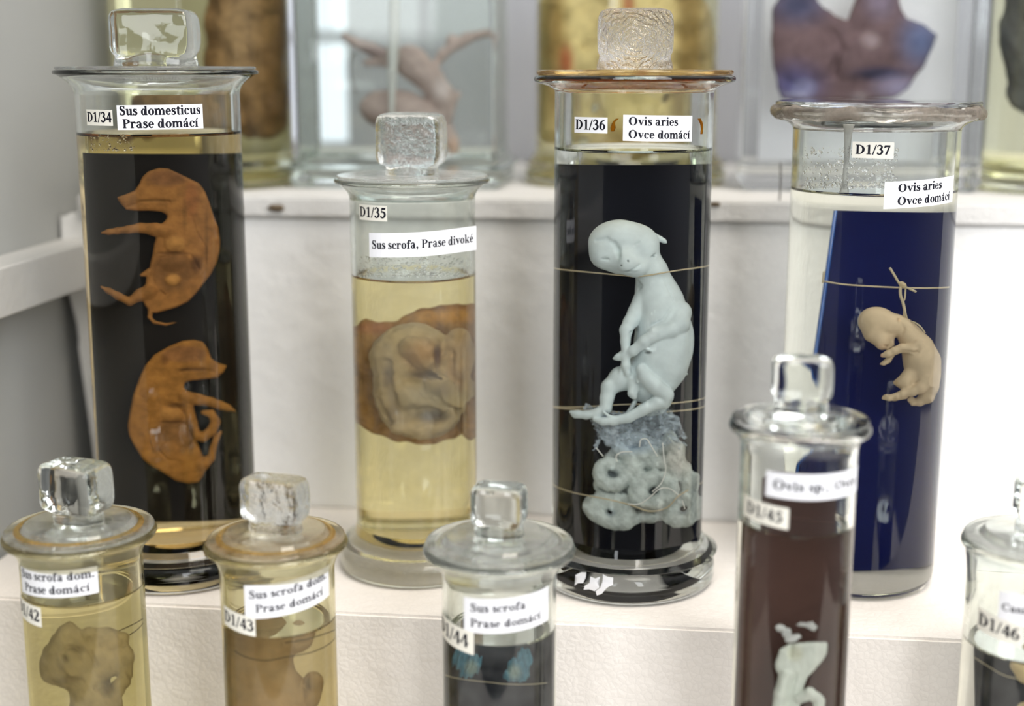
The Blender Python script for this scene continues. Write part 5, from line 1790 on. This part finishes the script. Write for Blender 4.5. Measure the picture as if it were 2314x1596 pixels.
    # two blue-green scraps
    for lab, prims, box_, seed in (('blue-green tissue scrap under the number label of the frosted jar', [((365, 1280), (60, 70)), ((430, 1330), (60, 56)), ((450, 1290), (50, 46)), ((400, 1370), (50, 36))], (290, 520, 1190, 1430), 3),
                                   ('blue-green tissue scrap with a beige clump, the one under the name label', [((790, 1280), (50, 74)), ((740, 1330), (64, 54)), ((700, 1390), (60, 40)), ((780, 1380), (50, 50))], (620, 870, 1190, 1450), 7)):
        B = Blob(box_[0], box_[1], box_[2], box_[3], -60, 90, 5)
        for (u, vv), (ru, rv) in prims:
            B.ell((u, vv, 0), (ru, rv, 40), 20)
        B.rough(12, 40, seed)
        cx = sum(p[0][0] for p in prims) / 4
        cy = sum(p[0][1] for p in prims) / 4
        B.tint((cx + (20 if seed == 3 else -30), cy + 20, 0), (45, 50, 90), (0.25, 0.30, 0.24), 0.75, 0.5)
        o = B.build('tissue_scrap', in_jar(J44, 920, 1060, 2.978, 0.001), (0.055, 0.17, 0.23), M['flesh_rough'])
        tag(o, lab, 'specimen')
    P = in_jar(J44, 920, 1060, 2.978, 0.004, 0.985)(np.array([255., 500, 700, 940]), np.array([1385., 1430, 1450, 1440]), np.zeros(4))
    strand('thread', 'pale thread across the black plate under the blue-green scraps', P, 0.00016, M['thread'])
    # white folded scrap
    B = Blob(390, 880, 870, 1560, -70, 110, 7)
    B.slab([(470, 960), (545, 915), (700, 905), (835, 900), (830, 990), (765, 1085), (690, 1165), (655, 1235), (640, 1330), (600, 1540), (420, 1540), (425, 1300), (462, 1150), (436, 1085)], 0, 22, 18, bulge=2.0)
    B.chain([(620, 1330, 30, 40), (700, 1290, 50, 44), (770, 1340, 50, 40), (770, 1440, 40, 40), (700, 1520, 30, 40)], 12)
    B.chain([(520, 1150, 30, 40), (480, 1300, 40, 44), (460, 1450, 40, 50)], 20)
    B.chain([(560, 920, 60, 14), (560, 1010, 64, 16), (640, 1010, 64, 12)], 14, True)
    B.chain([(600, 1140, 64, 9), (560, 1280, 66, 10), (545, 1400, 66, 8)], 10, True)
    B.rough(4, 70, 4)
    B.tint((590, 990, 20), (60, 60, 100), (0.55, 0.56, 0.44), 0.7, 0.5)
    o = B.build('tissue_scrap', in_jar(J45, 1620, 1180, 3.335, 0.002), (0.64, 0.69, 0.64), M['flesh_smooth'])
    tag(o, 'white folded tissue scrap before the red-brown plate', 'specimen')
    for lab, prims, bb, sd in (('ragged white shred above the folded white scrap', [((480, 800), (36, 22)), ((530, 840), (40, 34)), ((560, 880), (46, 26)), ((600, 860), (30, 16))], (420, 660, 760, 930), 9),
                               ('small pale flake beside the ragged white shred', [((640, 775), (40, 12)), ((700, 775), (36, 22)), ((730, 795), (28, 18))], (580, 790, 730, 840), 12)):
        B = Blob(bb[0], bb[1], bb[2], bb[3], -40, 50, 4)
        for (u, vv), (ru, rv) in prims:
            B.ell((u, vv, 0), (ru, rv, 18), 10)
        B.rough(9, 30, sd)
        o = B.build('tissue_scrap', in_jar(J45, 1620, 1180, 3.335, 0.002), (0.60, 0.62, 0.62), M['flesh_rough'])
        tag(o, lab, 'specimen')
    # cream pieces in the cut-off jar
    B = Blob(2200, 2560, 930, 1440, -80, 140, 9)
    B.chain([(2310, 985, 20, 30), (2330, 1000, 20, 36), (2420, 1010, 20, 60)], 20)
    B.chain([(2250, 1080, 20, 44), (2320, 1150, 20, 60), (2420, 1180, 20, 80)], 24)
    B.chain([(2300, 1400, 20, 40), (2420, 1400, 20, 90), (2440, 1200, 0, 100)], 24)
    o = B.build('pup_embryo', in_jar(J46, 1620, 1180, 3.335, 0.004), (0.66, 0.52, 0.30), M['flesh_smooth'])
    tag(o, 'cream embryo partly in view in the jar cut off by the picture edge', 'specimen')
    P = in_jar(J46, 1620, 1180, 3.335, 0.010, 0.985)(np.array([1935., 2050, 2180, 2400]), np.array([1015., 1090, 1160, 1200]), np.array([-60., 0, 60, 60]))
    strand('thread', 'pale thread across the black plate of the cut-off jar', P, 0.00022, M['thread'])


front_specimens()

# ================================================================== tall jars at the back
JA = make_jar('tall yellow back jar by the left wall with a brown specimen', t=0.985, axis_px=(468, 425), stand=Z_BACK, body=(198, 300), rim=(200, -260), zliq=-200, neck=-230,
              foot=(205, 425, 0.012), floor=402, liq=(0.93, 0.90, 0.68), mats='glass', seat=True, group=FG)
JC = make_jar('tall yellow back jar behind the black-backed lamb jar', t=1.0, axis_px=(1411, 432), stand=Z_BACK, body=(202, 300), rim=(206, -260), zliq=-200, neck=-230,
              foot=(224, 425, 0.014), floor=398, liq=(0.97, 0.94, 0.76), mats='glass', seat=True, group=FG)
JE = make_jar('pale yellow back jar at the picture edge with a dark specimen', t=0.94, axis_px=(2416, 440), stand=Z_BACK, body=(205, 300), rim=(206, -260), zliq=-200, neck=-230,
              foot=(208, 425, 0.010), floor=400, liq=(0.965, 0.955, 0.80), mats='glass', seat=True, group=FG)
JB = make_jar('large clear grey-green back jar with a pink hanging specimen', t=0.99, axis_px=(918, 428), stand=Z_BACK, body=(220, 300), rim=(225, -260), zliq=-200, neck=-230,
              foot=(230, 425, 0.013), floor=378, liq=(0.95, 0.965, 0.955), mats='glass_green', seat=True, rect=(0.0685, 0.043, 0.005), group=FG)
JD = make_jar('wide flat-sided back jar with a dark winged specimen on white card', t=0.955, axis_px=(1924, 436), stand=Z_BACK, body=(270, 300), rim=(275, -260), zliq=-200, neck=-230,
              floor=372, liq=(0.985, 0.99, 0.995), mats='glass', seat=True, rect=(0.079, 0.040, 0.006), group=FG)


def back_specimens():
    # brown lump
    B = Blob(250, 680, -120, 330, -90, 90, 6)
    B.ell((570, 120, 0), (95, 190, 60), 30, rot=0.05)
    B.ell((600, 230, 10), (60, 80, 50), 30)
    B.ell((520, 60, 0), (60, 130, 50), 30)
    B.ell((430, 245, 0), (150, 62, 50), 30)
    B.rough(10, 70, 4)
    B.tint((540, 60, 60), (40, 120, 60), (0.42, 0.30, 0.25), 0.7, 0.7)
    B.tint((630, 180, 20), (30, 120, 80), (0.15, 0.09, 0.055), 0.8, 0.6)
    o = B.build('brown_organ', in_jar(JA, 0, 0, 1.0, 0.012), (0.27, 0.17, 0.11), M['flesh_rough'])
    tag(o, 'lumpy brown organ in the yellow back jar by the left wall', 'specimen')
    # pink hanging specimen
    B = Blob(820, 1980, 180, 1180, -200, 220, 11)
    B.chain([(890, 255, 0, 24), (960, 300, 0, 34), (1080, 350, 10, 46), (1200, 400, 20, 46)], 20)
    B.chain([(1050, 440, 10, 28), (1200, 440, 20, 36)], 16)
    B.ell((1350, 430, 30), (120, 115, 100), 40, rot=0.4)
    B.chain([(1400, 480, 30, 110), (1500, 570, 20, 92), (1570, 680, 10, 90), (1590, 790, 0, 74)], 40)
    B.ell((1260, 780, 10), (265, 150, 130), 30, rot=0.12)
    B.chain([(1500, 840, 0, 90), (1420, 830, 0, 110)], 40)
    B.chain([(1590, 790, 0, 60), (1640, 720, 20, 36), (1690, 660, 20, 24)], 20)
    B.chain([(1520, 470, 10, 30), (1580, 390, 10, 36), (1660, 320, 10, 42), (1760, 270, 10, 40), (1880, 235, 10, 22)], 16)
    B.chain([(1650, 290, 0, 46), (1650, 330, 0, 40)], 10)
    B.chain([(1580, 850, 0, 60), (1640, 1000, 0, 50), (1660, 1070, 0, 34), (1630, 1110, 0, 20)], 20)
    B.chain([(1520, 930, 0, 30), (1590, 860, 0, 30)], 20)
    B.rough(6, 160, 3)
    B.tint((1090, 860, 0), (140, 70, 200), (0.27, 0.19, 0.18), 0.7, 0.6)
    B.tint((1330, 480, 0), (90, 70, 60), (0.28, 0.20, 0.22), 0.7, 0.6)
    B.tint((1090, 370, 0), (120, 30, 200), (0.36, 0.27, 0.28), 0.6, 0.6)
    B.tint((1570, 620, 60), (60, 80, 100), (0.66, 0.58, 0.58), 0.7, 0.6)
    B.tint((1650, 1050, 0), (60, 80, 200), (0.66, 0.45, 0.34), 0.8, 0.6)
    o = B.build('pink_specimen', facing(0.985, 500, 0, 3.127), (0.53, 0.42, 0.39), M['flesh'])
    tag(o, 'pinkish curved body with stretched limbs in the clear grey-green jar', 'specimen')
    P = on_t(np.array([893., 893, 890, 887]), np.array([-420., 40, 130, 275]), np.array([0.96, 0.96, 0.96, 0.962]))  # white tapering tube added to imitate a reflection streak on the jar
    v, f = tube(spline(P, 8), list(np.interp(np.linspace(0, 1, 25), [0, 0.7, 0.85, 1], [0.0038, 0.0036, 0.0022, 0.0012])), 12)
    tag(mesh('reflection_streak', v, f, M['thread_white'], None), 'white strip standing in for a reflection on the clear jar', 'streak')
    P = on_t(np.array([812., 800, 796, 802, 812]), np.array([118., 130, 160, 190, 208]), np.full(5, 0.975))
    strand('thread', 'thin dark thread looping beside the pink specimen in the clear jar', P, 0.0006, M['thread_dark'])
    # yellow-brown fillets in the next yellow jar
    B = Blob(1200, 1620, -140, 420, -110, 110, 7)
    B.ell((1270, 120, 0), (70, 210, 60), 30, rot=0.1)
    B.ell((1420, 110, 20), (110, 200, 70), 30)
    B.ell((1560, 130, 0), (56, 220, 56), 30, rot=-0.05)
    B.chain([(1330, 300, 0, 40), (1450, 330, 10, 40), (1540, 290, 0, 36)], 30)
    B.rough(9, 80, 5)
    B.tint((1560, 100, 0), (36, 220, 120), (0.24, 0.15, 0.06), 0.8, 0.5)
    B.tint((1255, 110, 0), (26, 160, 120), (0.36, 0.22, 0.08), 0.8, 0.6)
    B.tint((1280, 140, 40), (16, 40, 60), (0.45, 0.08, 0.05), 0.8, 0.6)
    B.tint((1420, 20, 60), (14, 60, 60), (0.40, 0.10, 0.07), 0.8, 0.6)
    B.tint((1450, 320, 0), (140, 40, 120), (0.40, 0.27, 0.11), 0.8, 0.6)
    o = B.build('tan_organ', in_jar(JC, 0, 0, 1.0, 0.010), (0.74, 0.65, 0.44), M['flesh'])
    tag(o, 'pale tan folded organ with red veins in the yellow jar behind the lamb', 'specimen')
    # dark winged organ on a white card
    p0 = on_t(1712, 372, 0.985)
    p1 = on_t(2125, 372, 0.985)
    a = np.array((p0[0], JD.y + 0.030, Z_BACK + 0.018))
    v, f = box(a[0], a[1], a[2], p1[0], a[1] + 0.002, 0.62)
    tag(mesh('backing_card', v, f, M['white_card'], None, sm=False), 'white card standing behind the dark winged specimen', 'card')
    B = Blob(420, 1720, -260, 790, -130, 170, 12)
    B.slab([(470, 60), (520, -30), (600, -200), (720, -120), (830, 60), (930, 120), (1010, 150), (1090, -60), (1120, -220), (1330, -220), (1400, 60), (1440, 140), (1560, 180), (1660, 260), (1560, 480), (1440, 650), (1330, 720), (1080, 735), (880, 740), (700, 735), (530, 735), (500, 620), (470, 480), (465, 300)], 0, 40, 36, bulge=2.2)
    B.ell((700, 400, 60), (220, 200, 60), 40)
    B.ell((1120, 400, 70), (250, 170, 66), 40, rot=-0.25)
    B.ell((1280, 250, 60), (140, 80, 50), 30, rot=0.3)
    B.chain([(900, 240, 120, 30), (960, 360, 130, 26), (900, 560, 120, 22)], 24, True)
    B.rough(8, 200, 6)
    B.tint((650, 40, 0), (180, 120, 300), (0.085, 0.10, 0.19), 0.85, 0.9)  # blue and lavender tints include window-reflection haze put into the colour
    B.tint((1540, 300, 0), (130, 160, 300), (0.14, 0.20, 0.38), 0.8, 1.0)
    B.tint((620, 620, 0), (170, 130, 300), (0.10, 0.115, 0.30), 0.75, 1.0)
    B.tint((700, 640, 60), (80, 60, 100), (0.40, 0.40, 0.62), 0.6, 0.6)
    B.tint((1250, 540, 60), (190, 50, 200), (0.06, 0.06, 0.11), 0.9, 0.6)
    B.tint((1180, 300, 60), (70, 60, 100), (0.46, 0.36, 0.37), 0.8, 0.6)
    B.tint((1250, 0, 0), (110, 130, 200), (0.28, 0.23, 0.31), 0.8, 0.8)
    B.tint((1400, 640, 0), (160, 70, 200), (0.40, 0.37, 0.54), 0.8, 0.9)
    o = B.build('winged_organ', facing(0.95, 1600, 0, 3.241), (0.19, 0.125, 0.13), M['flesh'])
    tag(o, 'dark brown and blue winged organ with painted reflection haze, on the white card', 'specimen')
    # dark organ at the edge
    B = Blob(2210, 2560, -140, 320, -90, 90, 8)
    B.ell((2330, 80, 0), (70, 190, 56), 30)
    B.ell((2390, 60, 0), (70, 170, 56), 30)
    B.rough(8, 90, 2)
    o = B.build('dark_organ', in_jar(JE, 0, 0, 1.0, 0.012), (0.16, 0.17, 0.22), M['flesh'])
    tag(o, 'dark grey-blue organ in the pale yellow jar at the picture edge', 'specimen')


back_specimens()
